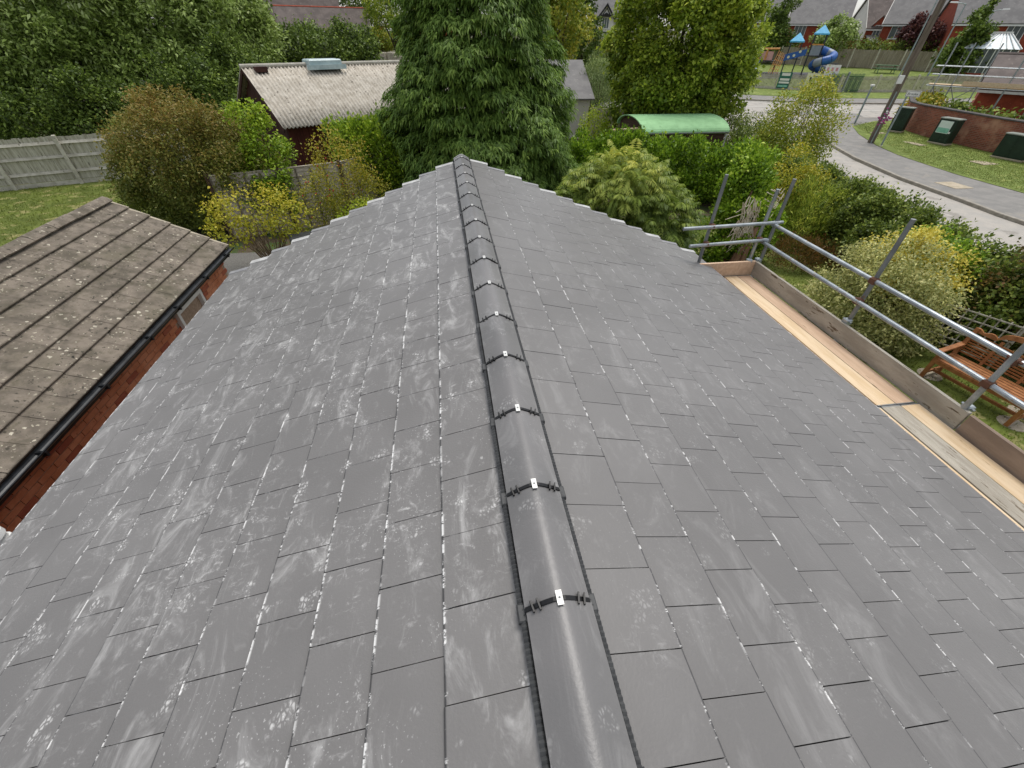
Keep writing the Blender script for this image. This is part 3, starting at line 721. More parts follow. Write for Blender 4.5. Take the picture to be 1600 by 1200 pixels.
def wood(name, base, tips, r0_, m, parent, loc, rg, mid=.5):
    """trunk/stems: tapered wandering tubes from base to each tip, one connected stand"""
    mb = MB(); b = Vector(base)
    for t in tips:
        t = Vector(t); pts = []
        for k in range(6):
            u = k / 5; p = b.lerp(t, u); p.x += rg.normal() * .05 * (u > 0) * (t - b).length * .3; p.y += rg.normal() * .05 * (u > 0) * (t - b).length * .3
            pts.append(p - Vector(loc))
        mb.tube(pts, [r0_ * (1 - .8 * k / 5) for k in range(6)], 6)
    return mb.build(name, m, parent)
LEAVES = 0
def plant(name, label, cat, base, blobs, clumps, per, leaf, width, m, seed, group=None, stems=3, r0_=.06, wm='trunk', **kw):
    global LEAVES
    rg = np.random.default_rng(seed); bx, by = base; bz = gz(bx, by)
    t = thing(name, label, cat, (bx, by, bz), 0, group)
    V, vv = leafy(rg, blobs, clumps, per, leaf, width, **kw); LEAVES += len(V)
    quads_object('foliage' if cat in ('hedge', 'shrub', 'plant') else 'crown', V, vv, m, t, (bx, by, bz))
    tips = []
    for k in range(stems):
        b = blobs[k % len(blobs)]; tips.append((b[0] + rg.uniform(-.4, .4) * b[3], b[1] + rg.uniform(-.4, .4) * b[4], b[2] + rg.uniform(.0, .5) * b[5]))
    wood('stem' if cat in ('hedge', 'shrub', 'plant') else 'trunk', (bx, by, bz - .05), tips, r0_, wm, t, (bx, by, bz), rg)
    return t
leafmat('leaf_willow', ['2f3c1c', '475829', '63743c', '869566', 'b8c09e'], gain=2.2)
leafmat('leaf_dark', ['202a12', '31401c', '435425', '5a6c32', '788745'], gain=2.1)
leafmat('leaf_olive', ['2f3a18', '445021', '59602b', '6e6435', '80653e'], gain=1.8)
leafmat('leaf_bright', ['37491a', '536c1f', '6e8928', '8da336', 'acb94c'], gain=1.5)
leafmat('leaf_yellow', ['66761f', '858f29', 'a5a634', 'bcb142', 'c9b35a'], gain=1.12)
leafmat('leaf_rose', ['3c4a1a', '57601f', '737527', '8d8230', '9c6f34'])
leafmat('leaf_limes', gain=1.35, cols=['5a761d', '7a9427', '98ad33', 'b0bd45', 'bfc158'])
leafmat('leaf_spruce', ['222f14', '34461f', '48602b', '647a3a', '8a9a56'], spec=.25, gain=2.0)
leafmat('leaf_beech', ['2d3c12', '495b1e', '667729', '879337', 'aaad4e'], gain=2.05)
leafmat('leaf_laurel', ['2a3d10', '425c18', '5c7922', '7b962f', '9cb046'], rough=.38, gain=1.7)
leafmat('leaf_sumac', ['33431a', '4c5f28', '687a36', '8a954a', 'bdb658'], gain=1.6)
leafmat('leaf_ivy', ['33491a', '4d6a1d', '698627', '88a235', 'a6b64a'], gain=1.5)
leafmat('leaf_golden', gain=1.3, cols=['435c1f', '617629', '828f33', 'a09f3f', 'b8a84a'])
leafmat('leaf_goldcon', ['3d5220', '586b2a', '768537', '97a046', 'b4b252'])
leafmat('leaf_hedge', ['28341a', '3b4a21', '51602b', '697637', '878d4a'], gain=2.0)
leafmat('leaf_varieg', gain=1.3, cols=['566038', '7b8452', 'a0a471', 'c0bd8d', 'd8cf8a'])
leafmat('leaf_cream', gain=1.2, cols=['8f8a3c', 'b3a94a', 'cfc25c', 'dccb6c', 'e3d486'])
leafmat('leaf_russet', ['2f331a', '3f4222', '524d2b', '665333', '7a5839'])
leafmat('leaf_purple', gain=1.3, cols=['2e2024', '41292e', '543237', '66403f', '6b4a44'])
leafmat('leaf_feather', ['36452b', '4a5b39', '60704a', '77855c', '8f9a72'])
leafmat('leaf_reedred', ['3d4020', '524c26', '66562d', '7a5a33', '7a4a2f'], gain=1.2)
leafmat('grass_blade', gain=1.15, cols=['4d5c22', '5b6b29', '6a7831', '7b8440', '8d8c50'])

# --- left: tall willow-leaved belt behind the board fence
plant('willow_tree', 'tall grey-green willow filling the top left corner behind the board fence', 'tree', (-17.5, 27.0),
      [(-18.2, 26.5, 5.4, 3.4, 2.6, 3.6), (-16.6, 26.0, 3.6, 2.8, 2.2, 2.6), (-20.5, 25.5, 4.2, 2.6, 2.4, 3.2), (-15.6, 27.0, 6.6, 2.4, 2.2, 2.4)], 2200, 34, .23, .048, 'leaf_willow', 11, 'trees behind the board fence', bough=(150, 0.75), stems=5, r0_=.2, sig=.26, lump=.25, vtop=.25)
plant('willow_tree', 'pale-tipped willow next right of the corner willow, above the olive shrub', 'tree', (-12.3, 29.0),
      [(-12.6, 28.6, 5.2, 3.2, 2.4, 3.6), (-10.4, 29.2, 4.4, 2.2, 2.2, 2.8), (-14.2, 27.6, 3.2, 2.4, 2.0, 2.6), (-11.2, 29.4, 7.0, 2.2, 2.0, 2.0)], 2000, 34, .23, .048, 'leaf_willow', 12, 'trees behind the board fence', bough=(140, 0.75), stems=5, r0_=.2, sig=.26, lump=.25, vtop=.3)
plant('dark_thicket', 'dark green thicket below the willows, left of the brown shed', 'shrub', (-11.0, 24.4),
      [(-11.6, 24.4, 1.9, 2.6, 1.6, 2.0), (-9.2, 25.2, 2.0, 2.0, 1.8, 2.2), (-14.4, 23.6, 1.6, 2.0, 1.4, 1.9), (-17.8, 22.9, 1.7, 2.4, 1.2, 1.9)], 1500, 34, .14, .045, 'leaf_dark', 13, bough=(130, 0.5), stems=5, r0_=.1, sig=.2)
plant('dark_hedge_trees', 'dark clipped evergreen bank rising behind the shed roof', 'hedge', (-7, 33),
      [(-9.8, 32.8, 2.5, 2.8, 1.8, 2.4), (-7.0, 33.2, 2.8, 2.5, 2.0, 2.45), (-5.2, 33.4, 2.5, 1.9, 1.8, 2.3), (-4.2, 33.6, 1.9, 1.4, 1.6, 1.7)], 1700, 34, .18, .055, 'leaf_dark', 14, bough=(150, 0.55), stems=5, r0_=.15, sig=.22, lump=.12)
plant('olive_shrub', 'big rounded olive and russet shrub between the board fence and the brown shed', 'shrub', (-7.6, 14.9),
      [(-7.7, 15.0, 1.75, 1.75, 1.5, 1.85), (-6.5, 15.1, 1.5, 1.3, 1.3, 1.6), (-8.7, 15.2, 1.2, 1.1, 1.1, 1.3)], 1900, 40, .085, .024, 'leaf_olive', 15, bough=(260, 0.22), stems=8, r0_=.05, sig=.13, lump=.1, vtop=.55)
plant('bright_shrub', 'fresh bright green shrub between the olive shrub and the shed corner', 'shrub', (-5.5, 14.9),
      [(-5.45, 14.9, 1.9, .62, .6, 1.35), (-5.2, 14.7, 1.2, .6, .55, 1.0), (-5.9, 14.7, 1.1, .7, .6, 1.0)], 420, 34, .10, .034, 'leaf_bright', 16, bough=(60, 0.25), stems=5, r0_=.035, sig=.12, lump=.2, vtop=.3)
plant('yellow_shrub', 'yellow autumn shrub with bare stems beside the garage corner', 'shrub', (-4.75, 11.3),
      [(-4.85, 11.5, 1.5, 1.0, .8, .52), (-4.2, 11.6, 1.25, .62, .6, .5), (-5.4, 11.3, 1.25, .58, .55, .42)], 150, 20, .075, .027, 'leaf_yellow', 17, stems=48, r0_=.015, wm='twig', sig=.12, lump=.25, vtop=.35, inner=.3)
plant('rose_shrub', 'loose shrub rose with red hips in front of the lapped fence', 'shrub', (-2.95, 13.3),
      [(-3.1, 13.6, 1.85, .85, .75, 1.0), (-2.6, 13.4, 1.0, .95, .8, .95), (-3.6, 13.4, .9, .7, .6, .8)], 420, 24, .062, .02, 'leaf_rose', 18, bough=(70, 0.25), stems=16, r0_=.013, wm='twig', sig=.14, lump=.28, vtop=.45, inner=.35)
plant('lime_shrub', 'small lime-yellow shrub at the roof edge below the rose', 'shrub', (-2.2, 12.3),
      [(-2.3, 12.5, .75, .85, .6, .6), (-1.5, 12.9, .6, .6, .5, .5)], 240, 24, .06, .02, 'leaf_limes', 19, stems=10, r0_=.012, wm='twig', sig=.1, lump=.2)
rg = np.random.default_rng(5)      # hips hanging in the rose
hp = [o for o in bpy.data.objects if o.name.startswith('rose_shrub')][0]
for k in range(34):
    a = rg.normal(size=3) * np.array([.62, .5, .62]) + np.array([-3.05, 13.2, 1.75]); mb = MB()
    mb.lathe([(.006, -.02), (.017, -.008), (.02, .006), (.01, .02)], 6); mb.build('rose_hip', 'hip_red', hp, (a[0] + 2.95, a[1] - 13.3, max(a[2], .5)))
plant('laurel_shrub', 'upright glossy laurel shoots in front of the shed wall', 'shrub', (-2.55, 16.2),
      [(-2.9, 16.2, 1.95, .75, .6, 1.05), (-2.0, 16.4, 1.7, .8, .6, 1.0), (-1.5, 16.2, 1.3, .7, .6, .9)], 300, 30, .15, .036, 'leaf_bright', 20, stems=6, r0_=.03, sig=.14, up=.9, droop=0, jit=.5, lump=.28)

# --- big spruce behind the ridge end
def spruce(name, label, base, H, RM, zlow, sprays, seed, m, per=10, L=.30, W=.034, crook=.14):
    global LEAVES
    rg = np.random.default_rng(seed); bx, by = base; bz = gz(bx, by)
    t = thing(name, label, 'tree', (bx, by, bz))
    z = zlow + (H - zlow) * (1 - np.sqrt(rg.uniform(0, 1, sprays)))
    wh = .55; z = np.where(rg.uniform(0, 1, sprays) < .75, np.round(z / wh) * wh + rg.normal(size=sprays) * .10, z); z = np.clip(z, .15, H - .05)
    az = rg.uniform(0, 2 * np.pi, sprays)
    nb = 13; ba = np.round(az / (2 * np.pi) * nb + z * 1.7) / nb * 2 * np.pi - z * 1.7 / nb * 2 * np.pi
    az = np.where(rg.uniform(0, 1, sprays) < .65, ba + rg.normal(size=sprays) * .10, az)
    Rz = RM * np.clip((1 - z / H), 0, 1) ** .78 * (1 + crook * np.sin(3 * az + z * 2.1) * .6 + crook * np.sin(7 * az - z * 3.3) * .6) + .12
    lowin = np.clip((z - 0) / 1.2, .55, 1); Rz = Rz * lowin
    q = np.maximum(rg.uniform(.45, 1, sprays), rg.uniform(.5, 1, sprays)); 
    r_ = Rz * q; zz = z - .13 * r_ ** 1.15 + .05 * (r_ - 1.2)
    out = np.stack([np.sin(az), np.cos(az), np.zeros(sprays)], 1); sdv = np.stack([np.cos(az), -np.sin(az), np.zeros(sprays)], 1)
    C = np.stack([bx + r_ * np.sin(az), by + r_ * np.cos(az), bz + np.maximum(zz, .15)], 1)
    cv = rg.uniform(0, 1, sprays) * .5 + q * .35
    P = np.repeat(C, per, 0); O = np.repeat(out, per, 0); Sd = np.repeat(sdv, per, 0)
    k = np.tile(np.arange(per), sprays); sgn = np.where(k % 2, 1, -1); u = (k // 2) / (per / 2)
    P = P + O * (u * L * .9)[:, None] - np.array([0, 0, 1]) * (u ** 2 * L * .45)[:, None] + rg.normal(size=P.shape) * .035
    Dv = unit(O * .75 + Sd * (sgn * (.8 - .55 * u))[:, None] + np.array([0, 0, -1.]) * (.25 + .65 * u)[:, None] + rg.normal(size=P.shape) * .22)
    N = unit(np.array([0, 0, 1.]) + O * .5 + rg.normal(size=P.shape) * .3)
    ls = np.repeat(rg.uniform(.65, 1.45, sprays), per)
    V = blades(P, Dv, N, L * ls * rg.uniform(.6, 1.1, len(P)), W * (.4 + .6 * ls) * rg.uniform(.7, 1.2, len(P)), .2, .22)
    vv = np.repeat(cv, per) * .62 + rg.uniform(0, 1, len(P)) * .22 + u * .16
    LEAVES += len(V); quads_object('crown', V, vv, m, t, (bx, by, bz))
    mb = MB(); mb.tube([(0, 0, -.1), (0, 0, H * .5), (0, 0, H * .97)], [.22, .13, .02], 10)
    for i in range(60):
        a = rg.uniform(0, 6.28); z_ = rg.uniform(.6, H * .93); q_ = RM * (1 - z_ / H) ** .78 * .8
        mb.tube([(0, 0, z_), (math.sin(a) * q_ * .5, math.cos(a) * q_ * .5, z_ - .02 * q_), (math.sin(a) * q_, math.cos(a) * q_, z_ - .18 * q_)], [.035, .022, .008], 5)
    mb.build('trunk', 'trunk', t); return t
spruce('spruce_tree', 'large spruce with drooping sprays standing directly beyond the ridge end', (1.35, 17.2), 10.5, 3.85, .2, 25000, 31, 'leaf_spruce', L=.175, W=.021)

# --- right of centre
plant('beech_tree', 'broad rounded leafy tree behind the green-roofed shed', 'tree', (12.0, 24.3),
      [(11.9, 24.2, 4.9, 3.2, 2.9, 3.4), (10.9, 23.6, 3.0, 2.3, 2.2, 2.0), (13.6, 24.0, 3.4, 2.0, 2.2, 2.4), (12.6, 24.6, 6.8, 2.3, 2.2, 2.2)], 2900, 34, .17, .068, 'leaf_beech', 32, bough=(230, 0.5), stems=6, r0_=.2, sig=.17, lump=.13, vtop=.2)
def hedge(name, label, A, B, h, wd, clumps, per, leaf, width, m, seed, step=.8, **kw):
    n = max(2, int(math.hypot(B[0] - A[0], B[1] - A[1]) / step)); rgl = random.Random(seed); bl = []
    for k in range(n + 1):
        u = k / n; bl.append((A[0] + (B[0] - A[0]) * u + rgl.uniform(-.08, .08), A[1] + (B[1] - A[1]) * u + rgl.uniform(-.08, .08), h * .5, wd * rgl.uniform(.92, 1.1), wd * rgl.uniform(.92, 1.1), h * .5 * rgl.uniform(.93, 1.1)))
    c = ((A[0] + B[0]) / 2, (A[1] + B[1]) / 2)
    return plant(name, label, 'hedge', c, bl, clumps, per, leaf, width, m, seed, stems=n + 1, r0_=.03, pw=3.2, **kw)
hedge('laurel_hedge', 'glossy laurel hedge in front of the green-roofed shed', (5.6, 18.4), (11.2, 15.2), 1.82, .85, 1500, 30, .13, .036, 'leaf_laurel', 33, bough=(190, 0.26), sig=.13, lump=.1, up=.8, droop=0, jit=.55)
def sumac(name, label, base, blobs, fronds, seed, m):
    global LEAVES
    rg = np.random.default_rng(seed); bx, by = base; t = thing(name, label, 'shrub', (bx, by, 0))
    c, nr = sample_blobs(rg, blobs, fronds, 2., .55, .12)
    n = len(c); K = 22
    o = nr.copy(); o[:, 2] *= .4; o = unit(o + rg.normal(size=o.shape) * .35)
    cv = rg.uniform(0, 1, n) * .5 + np.clip((c[:, 2] - 1.2) / 1.6, 0, 1) * .5
    k = np.tile(np.arange(K), n); u = (k // 2) / (K / 2 - 1); sg = np.where(k % 2, 1, -1)
    C = np.repeat(c, K, 0); O = np.repeat(o, K, 0); up = np.array([0, 0, 1.])
    FL = np.repeat(rg.uniform(.38, .6, n), K)
    P = C + O * (u * FL)[:, None] + up * ((.35 * u - .62 * u * u) * FL)[:, None]
    Sd = unit(np.cross(O, up)); ax = unit(O + up * (.35 - 1.24 * u)[:, None])
    Dv = unit(Sd * sg[:, None] * .85 + ax * .45 - up * .35 + rg.normal(size=P.shape) * .08)
    N = unit(np.cross(ax, Sd) * -1 * np.sign(np.cross(ax, Sd)[:, 2:3] * -1 + 1e-9) + rg.normal(size=P.shape) * .15)
    L = FL * .30 * np.sin(np.pi * (.15 + .8 * u)) * rg.uniform(.85, 1.15, len(P)) + .02
    V = blades(P, Dv, N, L, L * .13, .1, .25)
    vv = np.repeat(cv, K) * .8 + rg.uniform(0, .2, len(P)); LEAVES += len(V)
    quads_object('foliage', V, vv, m, t, (bx, by, 0))
    wood('stem', (bx, by, -.05), [(b[0] + rg.uniform(-.5, .5) * b[3], b[1] + rg.uniform(-.5, .5) * b[4], b[2] + .4 * b[5]) for b in blobs for _ in range(4)], .03, 'trunk', t, (bx, by, 0), rg)
    return t
sumac('sumac_shrub', 'feathery staghorn sumac with yellowing top at the right of the roof', (4.6, 10.7),
      [(4.4, 10.8, 1.55, 1.25, 1.1, 1.15), (5.3, 10.4, 1.1, .95, .95, 1.0), (3.6, 10.9, 1.2, .9, .9, 1.0), (4.5, 10.2, .8, 1.3, .9, .8)], 2500, 34, 'leaf_sumac')
# ivy-clad stump with stripped dead stems
iv = plant('ivy_stump', 'leaning old stump wrapped in bright ivy, dead pale stems bared on the near side', 'shrub', (7.75, 10.3),
      [(7.75, 10.45, 1.5, .55, .55, 1.15), (7.5, 10.3, .7, .6, .5, .8), (8.25, 10.4, .8, .6, .55, .85), (8.0, 10.8, 2.1, .45, .45, .6)], 620, 30, .10, .032, 'leaf_ivy', 35, bough=(70, 0.2), stems=3, r0_=.12, wm='bark_red', sig=.1, lump=.14, up=.7, droop=.1, jit=.5)
rg = np.random.default_rng(8)
mb = MB(); mb.tube([(-.16, -.5, -.05), (-.12, -.55, .5), (-.05, -.58, .95)], [.13, .10, .08], 8); mb.tube([(.05, -.55, .1), (.08, -.6, 1.25)], [.10, .07], 8); mb.build('bare_trunk', 'bark_red', iv)
for k in range(70):
    a = rg.uniform(-.42, .12); z0 = rg.uniform(1.0, 2.0); l_ = rg.uniform(.25, .6)
    p0 = Vector((a - .1, -.62 + .35 * abs(z0 - 1.3) * .3, z0)); mb = MB()
    mb.tube([p0, p0 + Vector((rg.normal() * .07, -.05, -l_ * .5)), p0 + Vector((rg.normal() * .12, -.02, -l_))], [.012, .010, .006], 4); mb.build('dead_stem', 'dead_ivy', iv)
for k in range(14):
    z0 = rg.uniform(1.5, 2.2); mb = MB(); a = rg.uniform(.1, .4)
    mb.tube([(a, -.45, z0), (a + .12, -.6, z0 - .05), (a + .24, -.5, z0 + .04)], [.012, .010, .005], 4); mb.build('dead_stem', 'dead_ivy', iv)
plant('golden_shrub', 'tall upright golden-leaved shrub with pale stems beside the side road', 'shrub', (13.9, 16.9),
      [(13.9, 16.9, 2.55, 1.25, 1.0, 1.25), (14.4, 17.2, 1.7, 1.1, .9, 1.0), (13.2, 16.4, 1.6, .9, .8, .9), (14.1, 17.0, 3.05, .6, .5, .5)], 620, 22, .09, .032, 'leaf_golden', 36, bough=(90, 0.28), stems=40, r0_=.018, wm='twig', sig=.17, lump=.3, vtop=.25, inner=.4)
plant('yellow_leaf_shrub', 'small golden-variegated shrub behind the corner scaffold posts', 'shrub', (10.7, 12.4),
      [(10.7, 12.4, 1.45, .72, .65, .9), (11.2, 12.2, 1.2, .5, .5, .7)], 230, 24, .075, .026, 'leaf_yellow', 37, stems=8, r0_=.015, wm='twig', sig=.13, lump=.3)
plant('golden_conifer', 'soft golden-green dwarf conifer behind the scaffold corner', 'shrub', (11.0, 11.5),
      [(11.0, 11.5, .85, .85, .75, .9), (11.5, 11.4, .7, .6, .6, .75), (10.5, 11.2, .6, .6, .6, .6)], 420, 30, .16, .012, 'leaf_goldcon', 38, bough=(60, 0.22), stems=5, r0_=.03, sig=.12, up=.9, droop=0, jit=.45, lump=.2)
plant('red_tinted_heather', 'low reddish-brown heather clump at the scaffold corner', 'shrub', (9.6, 9.8),
      [(9.6, 9.9, .35, .8, .6, .42), (10.3, 9.7, .3, .7, .5, .38)], 240, 24, .11, .009, 'leaf_reedred', 39, stems=4, r0_=.015, sig=.1, up=.9, droop=0, jit=.5)
hedge('garden_hedge', 'long dark garden hedge along the side road', (12.35, 14.7), (10.95, 5.6), 1.6, .72, 3600, 32, .095, .03, 'leaf_hedge', 40, bough=(420, 0.2), sig=.12, lump=.06, up=.6, droop=.1)
plant('hedge_bright_patch', 'brighter leafy privet bulging from the hedge behind the variegated shrub', 'shrub', (10.6, 7.3),
      [(10.6, 7.5, 1.1, .6, .7, .72), (10.5, 6.8, 1.0, .5, .55, .7)], 330, 28, .085, .028, 'leaf_laurel', 41, stems=4, r0_=.02, sig=.13)
plant('variegated_shrub', 'cream-variegated shrub beside the scaffold rails', 'shrub', (8.75, 6.3),
      [(8.65, 6.4, .95, .85, .85, .95), (8.95, 5.95, .7, .6, .5, .7), (8.35, 6.95, .8, .65, .65, .8)], 700, 30, .07, .018, 'leaf_varieg', 42, bough=(80, 0.24), stems=10, r0_=.02, sig=.12, lump=.14)
plant('cream_shrub', 'pale yellow shrub crown just behind the variegated one', 'shrub', (9.5, 7.0),
      [(9.5, 7.1, 1.45, .72, .62, .62), (9.95, 6.7, 1.3, .5, .5, .5)], 260, 26, .07, .024, 'leaf_cream', 43, bough=(34, 0.2), stems=8, r0_=.018, sig=.1, lump=.22)
plant('russet_shrub', 'dark russet-leaved shrub at the right edge above the bench', 'shrub', (11.3, 5.0),
      [(11.2, 5.6, 1.3, .8, .8, 1.35), (11.7, 4.5, 1.4, 1.0, .9, 1.5), (10.9, 4.5, .8, .5, .6, .8), (11.9, 5.6, 1.9, .8, .7, .9)], 900, 30, .085, .026, 'leaf_russet', 44, bough=(90, 0.3), stems=8, r0_=.03, sig=.15, lump=.2)
plant('shed_side_shrub', 'dark sprawling shrub right of the green-roofed shed', 'shrub', (13.6, 19.6),
      [(13.5, 19.8, 1.0, 1.2, 1.0, 1.0), (14.6, 20.4, .9, 1.2, 1.0, .9), (14.2, 18.6, .8, 1.0, .9, .8), (15.2, 22.3, .9, 1.3, 1.4, .9)], 520, 28, .1, .03, 'leaf_hedge', 45, bough=(80, 0.32), stems=5, r0_=.03, sig=.17, lump=.25)
plant('gold_edge_shrub', 'yellowing shrub at the foot of the tall golden shrub', 'shrub', (13.4, 17.6),
      [(12.9, 17.4, .9, .9, .7, .8), (12.0, 16.6, .7, .8, .7, .8)], 260, 24, .085, .028, 'leaf_golden', 46, stems=6, r0_=.02, sig=.16, lump=.25)
# tufts of long blades
def tuft(name, label, base, n, h, spread, m, seed, z=None):
    global LEAVES
    rg = np.random.default_rng(seed); bx, by = base; bz = gz(bx, by) if z is None else z
    P = np.array([bx, by, bz]) + rg.normal(size=(n, 3)) * np.array([spread * .3, spread * .3, 0])
    Dv = unit(rg.normal(size=(n, 3)) * np.array([.35, .35, 0]) + np.array([0, 0, 1.])); N = unit(rg.normal(size=(n, 3)))
    V = blades(P, Dv, N, h * rg.uniform(.6, 1.1, n), np.full(n, .022), .1, .12); LEAVES += n
    t = thing(name, label, 'plant', (bx, by, bz)); quads_object('foliage', V, rg.uniform(0, 1, n), m, t, (bx, by, bz)); return t
tuft('spiky_grass', 'tuft of long upright grass leaves behind the green shed roof', (11.3, 21.6), 70, 2.9, 1.2, 'leaf_feather', 51)
plant('feathery_shrub', 'grey-green feathery tamarisk left of the broad leafy tree', 'shrub', (10.0, 31.0),
      [(10.0, 31.0, 2.1, 1.3, 1.2, 2.1), (11.0, 31.6, 1.5, 1.2, 1.2, 1.5)], 480, 30, .19, .013, 'leaf_feather', 52, stems=10, r0_=.03, sig=.2, up=.9, droop=0, jit=.4, lump=.25)
plant('gold_fence_shrub', 'small yellow-green shrub beside the white-walled outhouse', 'shrub', (8.0, 24.3),
      [(8.0, 24.3, 1.1, .7, .6, 1.1), (8.7, 24.0, .8, .6, .5, .8)], 200, 24, .1, .034, 'leaf_limes', 53, stems=6, r0_=.02, sig=.17, lump=.25)
# --- far trees
def far_tree(name, label, x, y, h, rad, m, seed, clumps=240, per=22, leaf=.3, cone=False, zlow=.8, group='trees beyond the gardens'):
    b = gz(x, y); rgl = random.Random(seed)
    if cone: bl = [(x, y, b + zlow + (h - zlow) * f, rad * q, rad * q, (h - zlow) * .26) for f, q in ((.22, 1.), (.48, .74), (.72, .46), (.9, .22))]
    else: bl = [(x, y, b + h * .56, rad, rad, h * .42)] + [(x + rgl.uniform(-.5, .5) * rad, y + rgl.uniform(-.5, .5) * rad, b + h * rgl.uniform(.4, .75), rad * .6, rad * .6, h * .25) for _ in range(4)]
    return plant(name, label, 'tree', (x, y), bl, clumps, per, leaf, leaf * .33, m, seed, group, stems=4, r0_=.16, sig=.05 * rad + .1, lump=.2, bough=(int(26 + 12 * rad), .22 * rad + .2))
far_tree('poplar_tree', 'dark narrow tree at the top edge just right of the spruce', 15.6, 55.5, 10.5, 1.9, 'leaf_dark', 61, cone=True, clumps=420)
far_tree('garden_tree', 'loose pale-green tree at the top edge left of the spruce', -5.0, 72, 12, 4.2, 'leaf_beech', 62, clumps=420)
far_tree('garden_tree', 'yellow-green tree hard behind the left side of the spruce', -1.2, 76, 13, 3.6, 'leaf_limes', 63, clumps=360)
far_tree('garden_tree', 'reddish-gold tree peeping out behind the right flank of the spruce', 10.6, 47, 7.6, 2.6, 'leaf_golden', 64, clumps=420)
far_tree('cone_tree', 'dark cone-shaped tree in front of the grey-roofed houses', 45.2, 66.2, 6.7, 2.2, 'leaf_dark', 65, cone=True, clumps=420, zlow=.4)
far_tree('round_bush', 'rounded grey-green bush above the play-green fence', 50.0, 61.5, 4.4, 2.3, 'leaf_willow', 66, clumps=300)
far_tree('tall_conifer', 'tall dark conifer between the brick gables at top right', 53.6, 46.8, 6.0, 1.7, 'leaf_dark', 67, cone=True, clumps=380, zlow=.4)
far_tree('copper_tree', 'purple-leaved tree in front of the dormered house', 56.9, 56.2, 5.3, 1.6, 'leaf_purple', 68, clumps=300)
far_tree('backdrop_tree', 'tall tree closing the view behind the far left houses', -26, 92, 15, 6.5, 'leaf_beech', 69, clumps=420, leaf=.45)
far_tree('backdrop_tree', 'tall tree closing the view behind the white van', -12, 108, 16, 6.5, 'leaf_dark', 70, clumps=420, leaf=.45)
far_tree('backdrop_tree', 'tall tree closing the view behind the spruce top', 3, 105, 17, 7, 'leaf_beech', 71, clumps=420, leaf=.45)
far_tree('backdrop_tree', 'tall tree right behind the black and white house', 38, 108, 17, 6.5, 'leaf_dark', 72, clumps=420, leaf=.45)
far_tree('backdrop_tree', 'leafy tree closing the gap behind the top-left willows', -27, 38, 11, 5.5, 'leaf_beech', 172, clumps=800, leaf=.3)
far_tree('backdrop_tree', 'dark tree closing the gap behind the second willow', -17.5, 41, 11, 5.0, 'leaf_dark', 173, clumps=800, leaf=.3)
far_tree('backdrop_tree', 'pale tree behind the broad leafy tree', 21, 96, 12, 4.5, 'leaf_willow', 73, clumps=360, leaf=.4)
def far_hedge(label, A, B, h, wd, m, seed, clumps=330):
    n = max(2, int(math.hypot(B[0] - A[0], B[1] - A[1]) / 1.6)); rgl = random.Random(seed); bl = []
    for k in range(n + 1):
        x = A[0] + (B[0] - A[0]) * k / n; y = A[1] + (B[1] - A[1]) * k / n; bl.append((x, y, gz(x, y) + h * .5, wd * 1.1, wd * 1.1, h * .5 * rgl.uniform(.8, 1.2)))
    return plant('far_hedge', label, 'hedge', ((A[0] + B[0]) / 2, (A[1] + B[1]) / 2), bl, clumps, 24, .26, .085, m, seed, 'far hedges', stems=3, r0_=.05, sig=.28, lump=.2)
far_hedge('low green hedge in front of the dormered house', (52.5, 60.5), (57.5, 55), 2.6, 1.0, 'leaf_hedge', 75)
far_hedge('dark hedge row beside the striped crossing beacon', (16, 50), (22.5, 48), 1.7, 1.1, 'leaf_hedge', 76)
far_hedge('reedy border under the poplar', (11.5, 40), (16, 44), 1.9, 1.2, 'leaf_feather', 77)
far_hedge('orange-tinted bushes in front of the black and white house', (24.5, 78.5), (31, 76), 2.6, 1.2, 'leaf_rose', 78)
far_hedge('golden bushes beside the white van', (-11, 84), (-7.6, 84.5), 2.8, 1.2, 'leaf_golden', 79)
far_hedge('dark bushes beneath the far left roofs', (-26, 66), (-10, 69), 3.0, 1.4, 'leaf_hedge', 80, 500)
far_hedge('dark clipped shrubs inside the brick street wall', (31, 25.6), (31.6, 20), 1.35, .7, 'leaf_hedge', 81)
far_hedge('brownish shrubs at the wall corner under the name plate', (31.3, 28.0), (33.0, 29.6), 1.3, .7, 'leaf_rose', 82, 200)

# ================================================================== FENCES AND SHEDS
def at_line(A, B, t): return (A[0] + (B[0] - A[0]) * t, A[1] + (B[1] - A[1]) * t)
fz = thing('board_fence', 'weathered pale close-board fence with posts and rails at the left lawn', 'fence', (-15.5, 20.6, 0), math.atan2(1.4, 3.3))
# local x runs along the fence, -y towards the viewer
for px_, hp_ in ((-4.0, 1.75), (-1.5, 1.75), (.55, 1.78), (2.6, 1.75), (4.6, 1.75)):
    mb = MB(); mb.cbox(px_ - .06, -.13, -.1, px_ + .06, -.005, hp_, .02); mb.build('post', 'fence_rail_grey', fz)
for z in (.52, 1.05, 1.52):
    mb = MB(); mb.prism([(-.055, z - .045), (0, z - .045), (0, z + .045), (-.015, z + .045)], 'x', -4.0, 4.6); mb.build('rail', 'fence_rail_grey', fz)
mb = MB(); mb.box(-4, -.028, .02, 4.6, -.002, .2); mb.build('gravel_board', 'fence_rail_grey', fz)
rgf = random.Random(5)
for k in range(78):
    x = -4.0 + .11 * k; mb = MB(); w_ = .122; h0 = 1.72 + rgf.uniform(-.02, .02) 
    mb.add([(x, .004, .21), (x + w_, .012, .21), (x + w_, .028, .21), (x, .010, .21), (x, .004, h0), (x + w_, .012, h0), (x + w_, .028, h0), (x, .010, h0)],
           [(3, 2, 1, 0), (4, 5, 6, 7), (0, 1, 5, 4), (1, 2, 6, 5), (2, 3, 7, 6), (3, 0, 4, 7)]); mb.build('board', 'fence_grey', fz)
